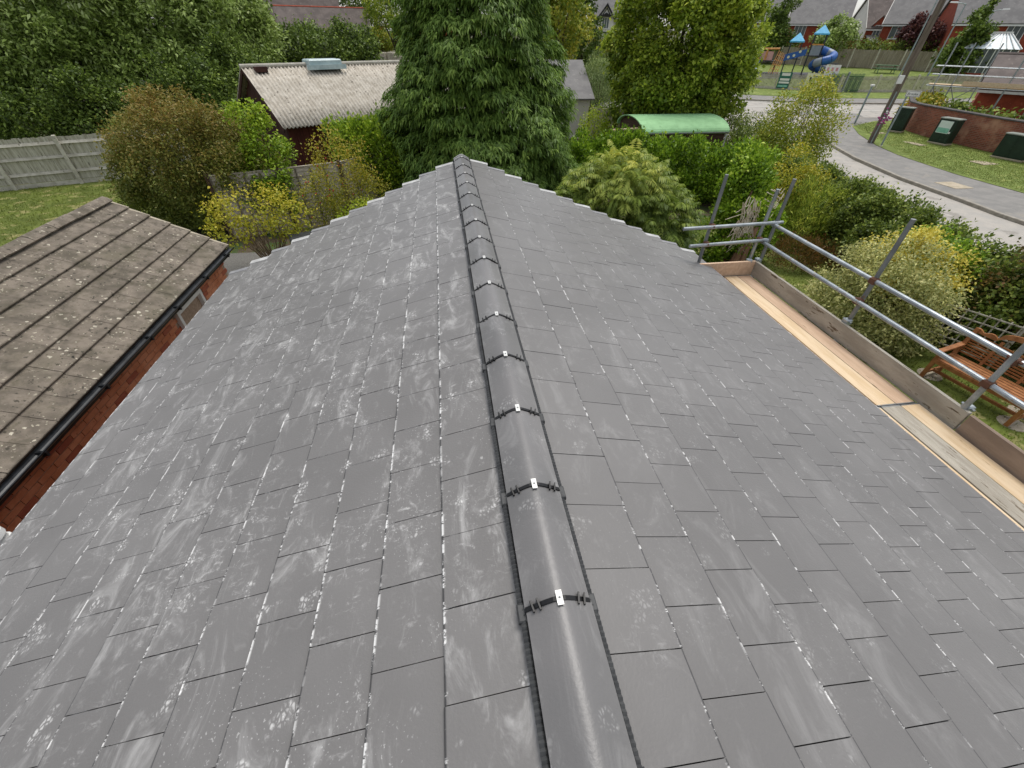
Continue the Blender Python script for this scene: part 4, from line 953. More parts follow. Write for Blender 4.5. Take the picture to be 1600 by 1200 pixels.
def lap_fence(label, pts, h=1.8, seed=1, slats=15):
    x0, y0 = pts[0]; t = thing('lapped_fence', label, 'fence', (x0, y0, gz(x0, y0)), 0, 'lapped garden fences'); rgl = random.Random(seed)
    for a, b in zip(pts, pts[1:]):
        A = Vector((a[0] - x0, a[1] - y0, 0)); B = Vector((b[0] - x0, b[1] - y0, 0)); d = (B - A).normalized(); s = Vector((d.y, -d.x, 0)); L = (B - A).length
        for k in range(slats):
            z = .1 + (h - .16) * k / (slats - 1); mb = MB(); dz = rgl.uniform(-.012, .012)
            p, q = A + d * .06 + s * (.012 * (k % 2)), B - d * .06 + s * (.012 * (k % 2))
            lp = s * .03; tk = s * .008; Zv = Vector((0, 0, z)); Zw = Vector((0, 0, z + dz)); hh = Vector((0, 0, .066))
            mb.add([p + Zv - hh + lp, q + Zw - hh + lp, q + Zw + hh, p + Zv + hh, p + Zv - hh + lp - tk, q + Zw - hh + lp - tk, q + Zw + hh - tk, p + Zv + hh - tk], [(0, 1, 2, 3), (7, 6, 5, 4), (0, 4, 5, 1), (1, 5, 6, 2), (2, 6, 7, 3), (3, 7, 4, 0)]); mb.build('slat', 'fence_lap', t)
        for u in (.03, .27, .5, .73, .97):
            p = A + d * (L * u) + s * .045; mb = MB(); mb.beam(p + Vector((0, 0, .05)), p + Vector((0, 0, h - .03)), .028, .038, d); mb.build('batten', 'fence_batten', t)
        mb = MB(); mb.beam(A + Vector((0, 0, h + .01)), B + Vector((0, 0, h + .01)), .06, .025); mb.build('capping', 'fence_lap', t)
        mb = MB(); mb.beam(A + Vector((0, 0, 0)), A + Vector((0, 0, h + .06)), .09, .09, (1, 0, 0)); mb.build('post', 'timber_dark', t)
    return t
lap_fence('grey lapped fence panels behind the rose and yellow shrubs', [(-6.7, 13.75), (-5.0, 14.42), (-3.35, 15.15), (-2.1, 16.6), (-.45, 17.4), (1.2, 18.2)], 1.8, 1)
lap_fence('short lapped fence behind the left end of the green-roofed shed', [(8.6, 27.6), (10.4, 26.6), (12.2, 25.6)], 1.7, 2, 12)
# brown corrugated-roof shed
sh = thing('brown_shed', 'dark brown timber shed under a pale corrugated roof', 'shed', (-5.96, 19.38, 0), R(35))
mb = MB(); LN, DP, EZ, RG = 9.0, 2.6, 2.28, 3.87
mb.prism([(.15, 0), (.15, EZ - .05), (DP, RG - .12), (2 * DP - .15, EZ - .05), (2 * DP - .15, 0)], 'x', .15, LN - .15); mb.build('wall', 'shed_brown', sh)
for k in range(34):
    mb = MB(); x = .16 + .26 * k; mb.box(x, .128, 0, x + .24, .149, EZ - .07); mb.build('board', 'shed_brown', sh)
for k in range(11):
    y = .2 + .44 * k; zt = EZ + (RG - EZ) * (1 - abs(y + .2 - DP) / DP) - .2; mb = MB(); mb.box(.128, y, 0, .149, y + .42, zt); mb.build('gable_board', 'shed_dark', sh)
def corr(y0, z0, y1, z1, name):
    mb = MB(); n = int(LN / .0365)
    for k in range(n + 1):
        x = -.12 + (LN + .24) * k / n; w_ = .036 * math.cos(k * math.pi / 2)
        for t_ in (0, .34, .35, .67, .68, 1): mb.v.append((x, y0 + (y1 - y0) * t_, z0 + (z1 - z0) * t_ + w_ + (.012 if t_ in (.35, .34) else 0)))
    for k in range(n):
        for j in range(5): mb.f.append((k * 6 + j, k * 6 + 6 + j, k * 6 + 7 + j, k * 6 + 1 + j))
    o = mb.build(name, 'corrugated', sh, fix=False, smooth=True); md = o.modifiers.new('thick', 'SOLIDIFY'); md.thickness = .012; return o
corr(-.22, EZ - .13, DP, RG, 'corrugated_roof'); corr(2 * DP + .22, EZ - .13, DP, RG, 'corrugated_roof')
mb = MB(); mb.tube([(-.14, DP, RG + .02), (LN + .12, DP, RG + .02)], .075, 10); mb.build('ridge_roll', 'flat_roof_pale', sh)
mb = MB(); mb.beam((-.10, -.2, EZ - .22), (-.10, DP, RG - .10), .03, .14); mb.beam((-.10, 2 * DP + .2, EZ - .22), (-.10, DP, RG - .10), .03, .14); mb.build('barge_board', 'shed_dark', sh)
mb = MB(); mb.cbox(2.45, DP - .42, RG - .06, 3.85, DP + .3, RG + .20, .04); rl_ = mb.build('roof_light', 'rooflight', sh)
mb = MB(); mb.box(2.3, DP - .5, RG - .14, 4.0, DP - .425, RG + .02); mb.build('flashing', 'rooflight', rl_)
mb = MB(); mb.box(.3, DP - .36, RG - .16, .75, DP - .12, RG + .01); mb.build('flashing', 'shed_dark', sh)
# barrel-roofed green shed
gs = thing('green_roof_shed', 'low dark timber shed with pale green curved felt roof', 'shed', (8.5, 19.2, 0), R(1.5))
GL = 3.9
arc = [(1.5 * (1 - math.cos(t_)) * 1.0, 1.80 + .48 * math.sin(t_)) for t_ in [math.pi * k / 18 for k in range(19)]]
mb = MB(); mb.prism([(.12, 0), (.12, 1.8)] + [(y + (.06 if y < 1.5 else -.06), z - .04) for y, z in arc[1:-1]] + [(2.88, 1.8), (2.88, 0)], 'x', .05, GL - .05); mb.build('wall', 'timber_dark', gs)
mb = MB(); mb.prism(arc + [(y * .97 + .045, z - .035) for y, z in reversed(arc)], 'x', -.08, GL + .08); mb.build('roof', 'green_felt', gs)
for k in range(13):
    mb = MB(); z = .05 + .138 * k; mb.box(.06, .085, z, GL - .06, .118, z + .128); mb.build('board', 'timber_dark', gs)
mb = MB(); mb.box(-.06, -.02, 1.79, GL + .06, .0, 1.83); mb.build('roof_edge', 'verge_dark', gs)
mb = MB(); mb.box(GL - .02, .04, 0, GL + .03, .1, 1.8); mb.build('downpipe', 'white_upvc', gs)
mb = MB(); mb.box(2.2, .06, 1.2, 2.45, .084, 1.7); mb.build('patch_board', 'rust', gs)
mb = MB(); mb.beam((-1.2, .3, 1.92), (.0, .5, 1.93), .09, .05); tag(mb.build('timber_plank', 'board_new', None, (8.4, 19.2, 0)), 'pale timber plank jutting out at the left of the green-roofed shed', 'plank')
# white outhouse with slate roof half hidden by the spruce
oh = thing('outhouse', 'white-walled outhouse with slate roof half hidden behind the spruce', 'outhouse', (4.6, 28.3, 0))
mb = MB(); mb.prism([(.2, 0), (.2, 2.1), (3.4, 3.62), (6.6, 2.1), (6.6, 0)], 'x', 0, 4.25); mb.build('wall', 'render_white', oh)
for a, b in (((-.05, 2.06), (3.4, 3.72)), ((6.85, 2.06), (3.4, 3.72))):
    mb = MB(); mb.prism([a, b, (b[0], b[1] + .07), (a[0], a[1] + .07)], 'x', -.2, 4.45); mb.build('roof', 'slate_far', oh)
# dark compost bin and dustbin by the patio
cb = thing('compost_bin', 'dark plastic bin with lid between the yellow and rose shrubs', 'bin', (-3.62, 10.95, 0), R(20))
mb = MB(); mb.add([(-.32, -.3, 0), (.32, -.3, 0), (.32, .3, 0), (-.32, .3, 0), (-.38, -.36, .95), (.38, -.36, .95), (.38, .36, .95), (-.38, .36, .95)], [(3, 2, 1, 0), (4, 5, 6, 7), (0, 1, 5, 4), (1, 2, 6, 5), (2, 3, 7, 6), (3, 0, 4, 7)]); mb.build('body', 'bin_dark', cb)
mb = MB(); mb.cbox(-.4, -.4, .952, .4, .4, 1.02, .03); mb.build('lid', 'bin_dark', cb)

# ================================================================== HOUSES
def window(t, x, z, w_, h_, y=0., cols=2, bar=.06):
    mb = MB(); d0, d1 = y - .05, y + .03
    for a in ((x - w_ / 2, z, x - w_ / 2 + bar, z + h_), (x + w_ / 2 - bar, z, x + w_ / 2, z + h_)): mb.box(a[0], d0, a[1], a[2], d1, a[3])
    mb.box(x - w_ / 2 + bar, d0 + .002, z, x + w_ / 2 - bar, d1, z + bar); mb.box(x - w_ / 2 + bar, d0 + .002, z + h_ - bar, x + w_ / 2 - bar, d1, z + h_)
    for k in range(1, cols): xx = x - w_ / 2 + w_ * k / cols; mb.box(xx - bar / 2, d0 + .004, z + bar, xx + bar / 2, d1, z + h_ - bar)
    mb.box(x - w_ / 2 - .06, d0 - .05, z - .06, x + w_ / 2 + .06, d0 + .02, z - .002)
    f_ = mb.build('window', 'white_upvc', t); mb = MB(); mb.box(x - w_ / 2 + bar, y - .012, z + bar, x + w_ / 2 - bar, y - .004, z + h_ - bar); mb.build('pane', 'glass_pale', f_)
def slab(a, b, x0, x1, th=.1):
    n = Vector((-(b[1] - a[1]), b[0] - a[0])).normalized() * th
    if n.y < 0: n = -n
    return MB().prism([a, b, (b[0] + n.x, b[1] + n.y), (a[0] + n.x, a[1] + n.y)], 'x', x0, x1)
def house(label, x, y, rz, w_, d, eave, ridge, roofm, wallm, wins=(), gable_mat=None, chim=None, ridgem=None, name='house', group='houses round the green'):
    t = thing(name, label, 'house', (x, y, gz(x, y) - .15), rz, group)
    mb = MB(); mb.prism([(0, 0), (0, eave), (d / 2, ridge - .05), (d, eave), (d, 0)], 'x', 0, w_); mb.build('wall', wallm, t)
    ov = .3; sl_ = (ridge - eave) / (d / 2)
    rf = slab((-ov, eave - ov * sl_ + .03), (d / 2, ridge + .03), -.2, w_ + .2).build('roof', roofm, t); slab((d + ov, eave - ov * sl_ + .03), (d / 2, ridge + .03), -.2, w_ + .2).build('roof', roofm, t)
    mb = MB(); mb.tube([(-.22, d / 2, ridge + .12), (w_ + .22, d / 2, ridge + .12)], .1, 6); mb.build('ridge', ridgem or roofm, rf)
    mb = MB(); mb.box(-.2, -ov - .03, eave - ov * sl_ - .12, w_ + .2, -ov + .0, eave - ov * sl_ + .02); mb.build('gutter', 'white_upvc', t)
    for wx, wz, ww, wh in wins: window(t, wx, wz, ww, wh, 0, 2 if ww < 1.6 else 3)
    if gable_mat:
        for xx in (-.03, w_ + .005):
            mb = MB(); mb.prism([(.02, eave * .62), (.02, eave - .02), (d / 2, ridge - .07), (d - .02, eave - .02), (d - .02, eave * .62)], 'x', xx, xx + .025); mb.build('gable_cladding', gable_mat, t)
        for yy, s in ((-ov, 1), (d + ov, -1)):
            for xx in (-.26, w_ + .2):
                mb = MB(); a = (yy, eave - ov * sl_ - .02); b = (d / 2, ridge + .0); mb.prism([a, b, (b[0], b[1] + .17), (a[0], a[1] + .17)], 'x', xx, xx + .06); mb.build('barge_board', gable_mat, t)
    if chim:
        cx, cy, ch = chim; mb = MB(); mb.box(cx - .35, cy - .35, ridge - 1.2, cx + .35, cy + .35, ridge + ch); mb.box(cx - .42, cy - .42, ridge + ch - .12, cx + .42, cy + .42, ridge + ch - .02); c_ = mb.build('chimney', 'house_brick' if wallm != 'render_white' else 'ridge_red', t)
        for q in (-.15, .15): mb = MB(); mb.tube([(cx + q, cy, ridge + ch), (cx + q, cy, ridge + ch + .35)], .1, 8); mb.build('pot', 'ridge_red', c_)
    return t
f36 = R(-36.2)
house('grey-roofed brick house behind the cone-shaped tree', 46.2, 83.6, f36, 9.7, 8, 4.25, 7.6, 'slate_far', 'house_brick', [(4.9, 2.5, 1.3, 1.5), (7.8, 2.5, 1.3, 1.5)], 'render_white')
house('grey-roofed brick house behind the rounded bush', 54.2, 77.8, f36, 8.2, 8, 4.0, 7.4, 'slate_far', 'house_brick', [(2.2, 2.4, 1.6, 1.35), (5.9, 2.4, 1.6, 1.35)], 'render_white')
dh = house('brick house with white gable end and three dormers over the play green', 59.6, 67.6, R(-21.4), 9.0, 7.4, 3.7, 7.0, 'slate_brown', 'house_brick', [(1.6, .6, 1.2, 1.2), (5.4, .6, 1.2, 1.2)], 'render_white', (7.6, 3.7, 1.1))
for cx in (1.3, 3.3, 5.2):      # gabled half-dormers
    mb = MB(); mb.prism([(cx - .75, 3.2), (cx + .75, 3.2), (cx + .75, 3.95), (cx, 4.85), (cx - .75, 3.95)], 'y', -.06, 1.6); dm = mb.build('dormer', 'house_brick', dh)
    for s in (-1, 1):
        mb = MB(); mb.prism([(cx, 4.83), (cx + s * .95, 3.72), (cx + s * .95, 3.82), (cx, 4.95)], 'y', -.22, 2.2); mb.build('dormer_roof', 'slate_brown', dm)
    window(dh, cx, 2.75, .85, 1.15, -.062)
mb = MB(); mb.prism([(-2.2, 2.0), (-.05, 2.75), (-.05, 2.85), (-2.2, 2.1)], 'x', .2, 6.5); mb.build('lean_to_roof', 'slate_far', dh)
house('grey-roofed brick house behind the purple-leaved tree', 57.6, 62.8, R(-46), 8.4, 8, 4.3, 7.8, 'slate_far', 'house_brick', [(1.6, 2.7, 1.3, 1.3), (5.6, 2.7, 1.7, 1.3)], 'render_white', (1.2, 4, 1.0))
house('brick house with plain brick gable beyond the tall conifer', 57.0, 52.8, R(-34), 9.5, 8.0, 4.6, 8.2, 'slate_far', 'house_brick', [(2.3, 3.0, 1.6, 1.3), (5.6, 3.0, 1.6, 1.3)])
# conservatory
cv = thing('conservatory', 'white hipped conservatory behind the right-hand house scaffold', 'conservatory', (52.6, 46.0, gz(52.6, 46)), R(-50))
mb = MB(); mb.box(0, 0, 0, 3.9, 3, .7); mb.build('base_wall', 'house_brick', cv)
for k in range(8): mb = MB(); mb.box(.02 + .55 * k, -.01, .7, .09 + .55 * k, .06, 2.6); mb.build('mullion', 'white_upvc', cv)
mb = MB(); mb.box(.05, .05, .7, 3.85, 2.95, 2.6); mb.build('glazing', 'glass_pale', cv)
mb = MB(); mb.add([(-.15, -.15, 2.6), (4.05, -.15, 2.6), (4.05, 3.1, 2.6), (-.15, 3.1, 2.6), (1.4, 1.5, 3.75), (2.7, 1.5, 3.75)], [(0, 1, 5, 4), (1, 2, 5), (2, 3, 4, 5), (3, 0, 4), (3, 2, 1, 0)]); cr = mb.build('roof', 'conservatory', cv)
for k in range(9):
    u = k / 8; a = Vector((-.15 + 4.2 * u, -.17, 2.63)); b = Vector((1.4 + 1.3 * u, 1.5, 3.79)); mb = MB(); mb.beam(a, b, .09, .06); mb.build('glazing_bar', 'white_upvc', cr)
mb = MB(); mb.box(1.3, 1.42, 3.76, 2.8, 1.58, 3.9); mb.build('ridge', 'white_upvc', cr)
# black and white timbered house
bw = thing('timbered_house', 'white house with black timbering and twin gables at the top centre-right', 'house', (25.2, 84.4, gz(25.2, 84.4)), R(-18))
mb = MB(); mb.prism([(0, 0), (0, 4.4), (3.5, 7.9), (7, 4.4), (7, 0)], 'x', 0, 8.6); mb.build('wall', 'render_white', bw)
slab((-.3, 4.15), (3.5, 7.95), -.25, 8.85).build('roof', 'slate_far', bw); slab((7.3, 4.15), (3.5, 7.95), -.25, 8.85).build('roof', 'slate_far', bw)
for cx in (2.0, 6.3):
    mb = MB(); mb.prism([(cx - 1.25, 0), (cx + 1.25, 0), (cx + 1.25, 4.4), (cx, 5.95), (cx - 1.25, 4.4)], 'y', -.5, 2.6); gb = mb.build('gable', 'render_white', bw)
    for s in (-1, 1):
        mb = MB(); mb.prism([(cx, 5.95), (cx + s * 1.6, 3.97), (cx + s * 1.6, 4.12), (cx, 6.12)], 'y', -.8, 2.9); mb.build('gable_roof', 'slate_far', gb)
        mb = MB(); mb.prism([(cx, 5.75), (cx + s * 1.62, 3.75), (cx + s * 1.62, 4.1), (cx, 6.1)], 'y', -.9, -.81); mb.build('barge_board', 'timber_black', gb)
        mb = MB(); mb.beam((cx, -.52, 5.5), (cx + s * .55, -.52, 4.75), .07, .1); mb.build('timber', 'timber_black', gb)
    mb = MB(); mb.box(cx - .8, -.56, 4.55, cx + .8, -.505, 4.75); mb.build('timber', 'timber_black', gb)
    window(bw, cx, 3.1, 1.1, 1.35, -.5, 3)
    mb = MB(); mb.prism([(cx - .95, 4.52), (cx + .95, 4.52), (cx, 5.0)], 'y', -1.0, -.57); mb.build('window_hood', 'timber_black', bw)
mb = MB(); mb.box(-.02, -.56, 2.55, 8.6, -.02, 2.75); mb.build('band', 'timber_black', bw)
# far left roofs
h1 = house('low brown-roofed cottage with red ridge tiles above the dark evergreen bank', -19.5, 72.8, R(10), 11.2, 5.0, 3.3, 5.3, 'slate_brown', 'slate_brown', [(10.0, 1.3, .9, 1.0)], None, None, 'ridge_red')
house('taller brown-roofed house rising behind the red-ridged cottage', -24, 80.5, R(12), 11, 8, 4.2, 9.0, 'slate_brown', 'house_brick', [(3, 2, 1, 1.2)], None, (8.5, 4, .9), 'ridge_red')
house('dark-roofed cottage with red chimney just left of the spruce', -3.5, 98, R(2), 7, 6, 3.6, 6.2, 'slate_brown', 'house_brick', [(2, 1.8, 1, 1.1)], None, (2.2, 2.4, 1.6), 'ridge_red')
og = thing('flat_roof_garage', 'orange brick garage with flat roof behind the white van', 'garage', (-9.6, 95.6, gz(9.6, 95.6)), R(6))
mb = MB(); mb.box(0, 0, 0, 5.2, 4, 2.7); mb.build('wall', 'orange_brick', og); mb = MB(); mb.cbox(-.3, -.3, 2.7, 5.5, 4.3, 3.0, .04); mb.build('flat_roof', 'flat_roof_pale', og); mb = MB(); mb.box(.8, -.03, .02, 3.2, -.002, 2.2); mb.build('door', 'timber_dark', og)
# white van
vn = thing('white_van', 'white high-roof van parked nose-on by the orange brick garage', 'van', (-7.0, 91.5, gz(7, 91.5)), R(4))
def car_body(poly, w_, name, m, parent, inset=.12):
    """side profile (y,z) extruded across the width with tumblehome at the roof"""
    mb = MB(); n = len(poly); zs = [p[1] for p in poly]; zm = max(zs)
    for s in (-1, 1):
        for yy, z in poly: mb.v.append((s * (w_ / 2 - inset * max(0, (z - .9) / max(.1, zm - .9))), yy, z))
    mb.f.append(tuple(range(n))); mb.f.append(tuple(reversed(range(n, 2 * n))))
    for i in range(n): mb.f.append((i, (i + 1) % n, n + (i + 1) % n, n + i))
    return mb.build(name, m, parent)
car_body([(-2.6, .35), (-2.6, .8), (-2.45, 1.15), (-1.75, 1.45), (-1.05, 2.35), (-.6, 2.55), (2.6, 2.6), (2.7, 2.4), (2.7, .35)], 2.05, 'body', 'van_white', vn, .1)
mb = MB(); mb.add([(-.85, -1.80, 1.46), (.85, -1.80, 1.46), (.80, -1.14, 2.28), (-.80, -1.14, 2.28), (-.85, -1.77, 1.42), (.85, -1.77, 1.42), (.80, -1.08, 2.26), (-.80, -1.08, 2.26)], [(0, 1, 2, 3), (7, 6, 5, 4), (0, 4, 5, 1), (1, 5, 6, 2), (2, 6, 7, 3), (3, 7, 4, 0)]); mb.build('windscreen', 'car_glass', vn)
mb = MB(); mb.cbox(-.6, -2.64, .45, .6, -2.59, .85, .01); mb.build('grille', 'tyre', vn)
for s in (-1, 1):
    mb = MB(); mb.cbox(s * .82 - .16, -2.62, .85, s * .82 + .16, -2.5, 1.12, .02); mb.build('headlight', 'glass_pale', vn)
    for yy in (-1.7, 1.6):
        mb = MB(); mb.tube([(s * .78, yy, .34), (s * 1.0, yy, .34)], .34, 16); wh = mb.build('wheel', 'tyre', vn); mb = MB(); mb.tube([(s * .99, yy, .34), (s * 1.015, yy, .34)], .2, 12); mb.build('rim', 'galv', wh)
mb = MB()
rg = np.random.default_rng(3)
for k in range(60):
    x, y = rg.uniform(-1.6, 1.6), rg.uniform(-1.2, 1.2); s = rg.uniform(.15, .4); mb.cbox(x - s, y - s * .7, -.1, x + s, y + s * .7, rg.uniform(.2, .9), .06)
tag(mb.build('rubble_heap', 'rubble_pale', None, (-5.0, 66, gz(5, 66) + .6)), 'pale rubble heap below the white van', 'rubble', kind='stuff')
# dark car
cr_ = thing('dark_car', 'dark car seen from behind under the edge of the broad leafy tree', 'car', (20.9, 36.4, gz(20.9, 36.4) + .04), R(-32))
car_body([(-2.0, .3), (-2.05, .75), (-1.95, .98), (-1.45, 1.42), (-.6, 1.5), (.35, 1.45), (1.05, .98), (2.0, .85), (2.1, .5), (2.05, .3)], 1.76, 'body', 'car_dark', cr_, .2)
mb = MB(); mb.add([(-.62, -1.93, 1.0), (.62, -1.93, 1.0), (.56, -1.47, 1.40), (-.56, -1.47, 1.40), (-.62, -1.90, .97), (.62, -1.90, .97), (.56, -1.43, 1.37), (-.56, -1.43, 1.37)], [(0, 1, 2, 3), (7, 6, 5, 4), (0, 4, 5, 1), (1, 5, 6, 2), (2, 6, 7, 3), (3, 7, 4, 0)]); mb.build('rear_window', 'glass_pale', cr_)
mb = MB(); mb.box(-.27, -2.07, .62, .27, -2.035, .74); mb.build('number_plate', 'number_plate', cr_)
for s in (-1, 1):
    mb = MB(); mb.cbox(s * .72 - .13, -2.06, .78, s * .72 + .13, -1.9, .95, .01); mb.build('tail_light', 'sign_red', cr_)
    for yy in (-1.25, 1.3):
        mb = MB(); mb.tube([(s * .68, yy, .31), (s * .89, yy, .31)], .31, 16); wh = mb.build('wheel', 'tyre', cr_); mb = MB(); mb.tube([(s * .88, yy, .31), (s * .9, yy, .31)], .19, 12); mb.build('rim', 'galv', wh)

# ================================================================== STREET FURNITURE
def zt(x, y, dz=0): return (x, y, gz(x, y) + dz)
up_ = thing('utility_pole', 'tall dark wooden utility pole on the grass verge by the name plate', 'pole', zt(24.8, 24.2))
mb = MB(); mb.tube([(0, 0, 0), (0, 0, 9)], [.17, .125], 14); mb.build('pole', 'pole_wood', up_)
mb = MB(); mb.cbox(-.42, -.20, 2.95, -.14, -.12, 3.32, .02); mb.build('notice_box', 'sign_white', up_)
mb = MB(); mb.tube([(-.11, -.13, .1), (-.11, -.13, 2.6)], .035, 6); mb.build('cable_guard', 'lamp_metal', up_)
fl = thing('flower_bunch', 'bunch of purple flowers tied to the utility pole', 'flowers', zt(24.55, 23.85, 1.45))
rg = np.random.default_rng(4)
for k in range(30):
    p = rg.normal(size=3) * np.array([.12, .12, .17]); mb = MB(); mb.lathe([(.012, -.03), (.055, -.005), (.06, .02), (.025, .045)], 6); mb.build('bloom', 'flower_purple' if k % 5 else 'sign_white', fl, p)
sp = thing('street_name_sign', 'grey post carrying the white street name plate before the brick wall', 'sign', zt(24.6, 23.25), R(-46))
mb = MB(); mb.tube([(0, 0, 0), (0, 0, 2.62)], .045, 10); mb.build('post', 'lamp_metal', sp); mb = MB(); mb.tube([(0, 0, 0), (0, 0, .22)], .075, 10); mb.build('base_sleeve', 'sign_cream', sp)
mb = MB(); mb.cbox(-.1, -.075, 2.5, .52, -.05, 2.76, .004); pl = mb.build('name_plate', 'sign_white', sp)
mb = MB()
for a in ((-.085, 2.515, .505, 2.527), (-.085, 2.733, .505, 2.745), (-.085, 2.527, -.073, 2.733), (.493, 2.527, .505, 2.733)): mb.box(a[0], -.079, a[1], a[2], -.0755, a[3])
mb.build('border', 'sign_black', pl)
def text(s, size, m, parent, loc, rot=(R(90), 0, 0)):
    c = bpy.data.curves.new('lettering', 'FONT'); c.body = s; c.size = size; c.extrude = .001; c.align_x = 'CENTER'
    o = bpy.data.objects.new('lettering', c); COL.objects.link(o); dg = bpy.context.evaluated_depsgraph_get(); me = bpy.data.meshes.new_from_object(o.evaluated_get(dg))
    bpy.data.objects.remove(o); me.materials.clear(); return link('lettering', me, m, parent, loc, rot)
text('Brooke', .15, 'sign_black', pl, (.2, -.078, 2.575))
gp_ = thing('bollard_post', 'plain grey metal post on the verge corner by the main road', 'post', zt(27.8, 29.06)); mb = MB(); mb.tube([(0, 0, 0), (0, 0, 2.2)], .06, 10); mb.build('post', 'lamp_metal', gp_); mb = MB(); mb.cbox(-.09, -.09, 2.2, .09, .09, 2.3, .02); mb.build('cap', 'sign_white', gp_)
def lamp(label, x, y, h, rz, double=False):
    t = thing('street_lamp', label, 'street lamp', zt(x, y), rz, 'street lamps by the green')
    mb = MB(); mb.tube([(0, 0, 0), (0, 0, 1.2), (0, 0, 1.22), (0, 0, h)], [.09, .09, .06, .045], 10); mb.build('column', 'lamp_metal', t)
    for s in ((-1, 1) if double else (-1,)):
        mb = MB(); mb.tube([(0, 0, h - .02), (s * .35, 0, h + .06), (s * .7, 0, h + .08)], .03, 6); mb.build('arm', 'lamp_metal', t)
        mb = MB(); mb.add([(s * .55, -.14, h + .05), (s * 1.15, -.12, h + .09), (s * 1.15, .12, h + .09), (s * .55, .14, h + .05), (s * .6, -.1, h + .17), (s * 1.1, -.08, h + .18), (s * 1.1, .08, h + .18), (s * .6, .1, h + .17)], [(3, 2, 1, 0), (4, 5, 6, 7), (0, 1, 5, 4), (1, 2, 6, 5), (2, 3, 7, 6), (3, 0, 4, 7)]); mb.build('lantern', 'sign_white', t)
lamp('grey street lamp nearest the utility pole, lantern out of view', 42.5, 42.0, 7.6, R(-45)); lamp('grey street lamp with pale lantern right of the taller lamp', 45.4, 41.9, 5.95, R(-45)); lamp('twin-headed street lamp beyond the conservatory', 56.8, 49.0, 5.3, R(-48), True)
bc = thing('crossing_beacon', 'black and white striped crossing beacon with amber globe', 'beacon', zt(24.4, 77.6))
for k in range(9): mb = MB(); mb.tube([(0, 0, .34 * k), (0, 0, .34 * (k + 1) - .002)], .07, 8); mb.build('pole_band', 'sign_white' if k % 2 else 'sign_black', bc)
mb = MB(); mb.lathe([(.08, 3.06), (.27, 3.2), (.33, 3.36), (.27, 3.53), (.08, 3.66)], 14); mb.build('globe', 'beacon_amber', bc, smooth=True)
def cabinet(label, x, y, rz, w_, d, h, poster=False):
    t = thing('utility_cabinet', label, 'cabinet', zt(x, y, .16), rz, 'green street cabinets')
    mb = MB(); mb.cbox(-w_ / 2, -d / 2, 0, w_ / 2, d / 2, .08, .01); mb.build('plinth', 'slab', t)
    mb = MB(); mb.cbox(-w_ / 2 + .03, -d / 2 + .03, .08, w_ / 2 - .03, d / 2 - .03, h, .02); mb.build('body', 'cabinet_green', t)
    mb = MB(); mb.cbox(-w_ / 2, -d / 2, h, w_ / 2, d / 2, h + .06, .025); mb.build('top', 'cabinet_top', t)
    for s in (-1, 1): mb = MB(); mb.box(s * w_ * .24 - w_ * .21, -d / 2 + .018, .14, s * w_ * .24 + w_ * .21, -d / 2 + .028, h - .06); mb.build('door', 'cabinet_green', t)
    if poster:
        mb = MB(); mb.box(-.36, -d / 2 - .004, h * .45, .28, -d / 2 + .012, h - .08); p_ = mb.build('notice', 'poster', t); mb = MB(); mb.box(-.34, -d / 2 - .008, h * .47, .26, -d / 2 - .005, h * .66); mb.build('notice_print', 'poster_teal', p_)
        mb = MB(); mb.lathe([(.05, 0), (.05, .01)], 10); mb.build('lock', 'sign_white', t, (.33, -d / 2 + .02, h * .5), (R(90), 0, 0))
    return t
cabinet('tall green street cabinet at the left end of the brick wall', 28.3, 26.3, R(-62), .8, .55, 1.25)
cabinet('green street cabinet with a teal and white notice against the brick wall', 28.15, 23.1, R(-80), 1.0, .55, 1.2, True)
cabinet('low wide green street cabinet near the right edge', 28.6, 19.6, R(-78), 1.35, .6, 1.05)
# brick street wall with coping
WP = [(32.4, 30.2), (29.9, 27.6), (29.25, 26.3), (28.98, 24.9), (29.1, 21.5), (29.5, 18.0), (29.9, 12.0)]
bwl = thing('street_wall', 'red brick boundary wall with dark coping behind the green cabinets', 'wall', (29, 22, 0))
mb = MB(); mc = MB()
for i, (x, y) in enumerate(WP):
    a, b = WP[max(0, i - 1)], WP[min(len(WP) - 1, i + 1)]; d = Vector((b[0] - a[0], b[1] - a[1])).normalized(); s = Vector((-d.y, d.x)); z = gz(x, y); top = 1.95 if i < 4 else 1.88 - .03 * (i - 4)
    for u, zz in ((-.11, z - .2), (-.11, top), (.11, top), (.11, z - .2)): mb.v.append((x + s.x * u - 29, y + s.y * u - 22, zz))
    for u, zz in ((-.16, top + .002), (-.16, top + .06), (0, top + .10), (.16, top + .06), (.16, top + .002)): mc.v.append((x + s.x * u - 29, y + s.y * u - 22, zz))
for m_, n in ((mb, 4), (mc, 5)):
    for i in range(len(WP) - 1):
        for k in range(n): m_.f.append((i * n + k, i * n + (k + 1) % n, (i + 1) * n + (k + 1) % n, (i + 1) * n + k))
    m_.f.append(tuple(range(n))); m_.f.append(tuple(reversed(range((len(WP) - 1) * n, len(WP) * n))))
def wall_brick_mat():
    m, g, b = newmat('brick_courses'); p = g.pos()
    sx = g.add('ShaderNodeSeparateXYZ', {0: p}); cb_ = g.add('ShaderNodeCombineXYZ', {0: g.math('ADD', sx.outputs[1], sx.outputs[0]), 1: sx.outputs[2], 2: 0.})
    br = g.add('ShaderNodeTexBrick', {'Vector': cb_.outputs[0], 'Scale': 1.0, 'Color1': lin('9a5540'), 'Color2': lin('7c4434'), 'Mortar': lin('8f7f70'), 'Mortar Size': .006, 'Brick Width': .225, 'Row Height': .075})
    g.l.new(g.mix(g.step(g.noise(p, 1.4, 4), .5, .75), br.outputs[0], 'b5886f'), b.inputs['Base Color']); b.inputs['Roughness'].default_value = .9
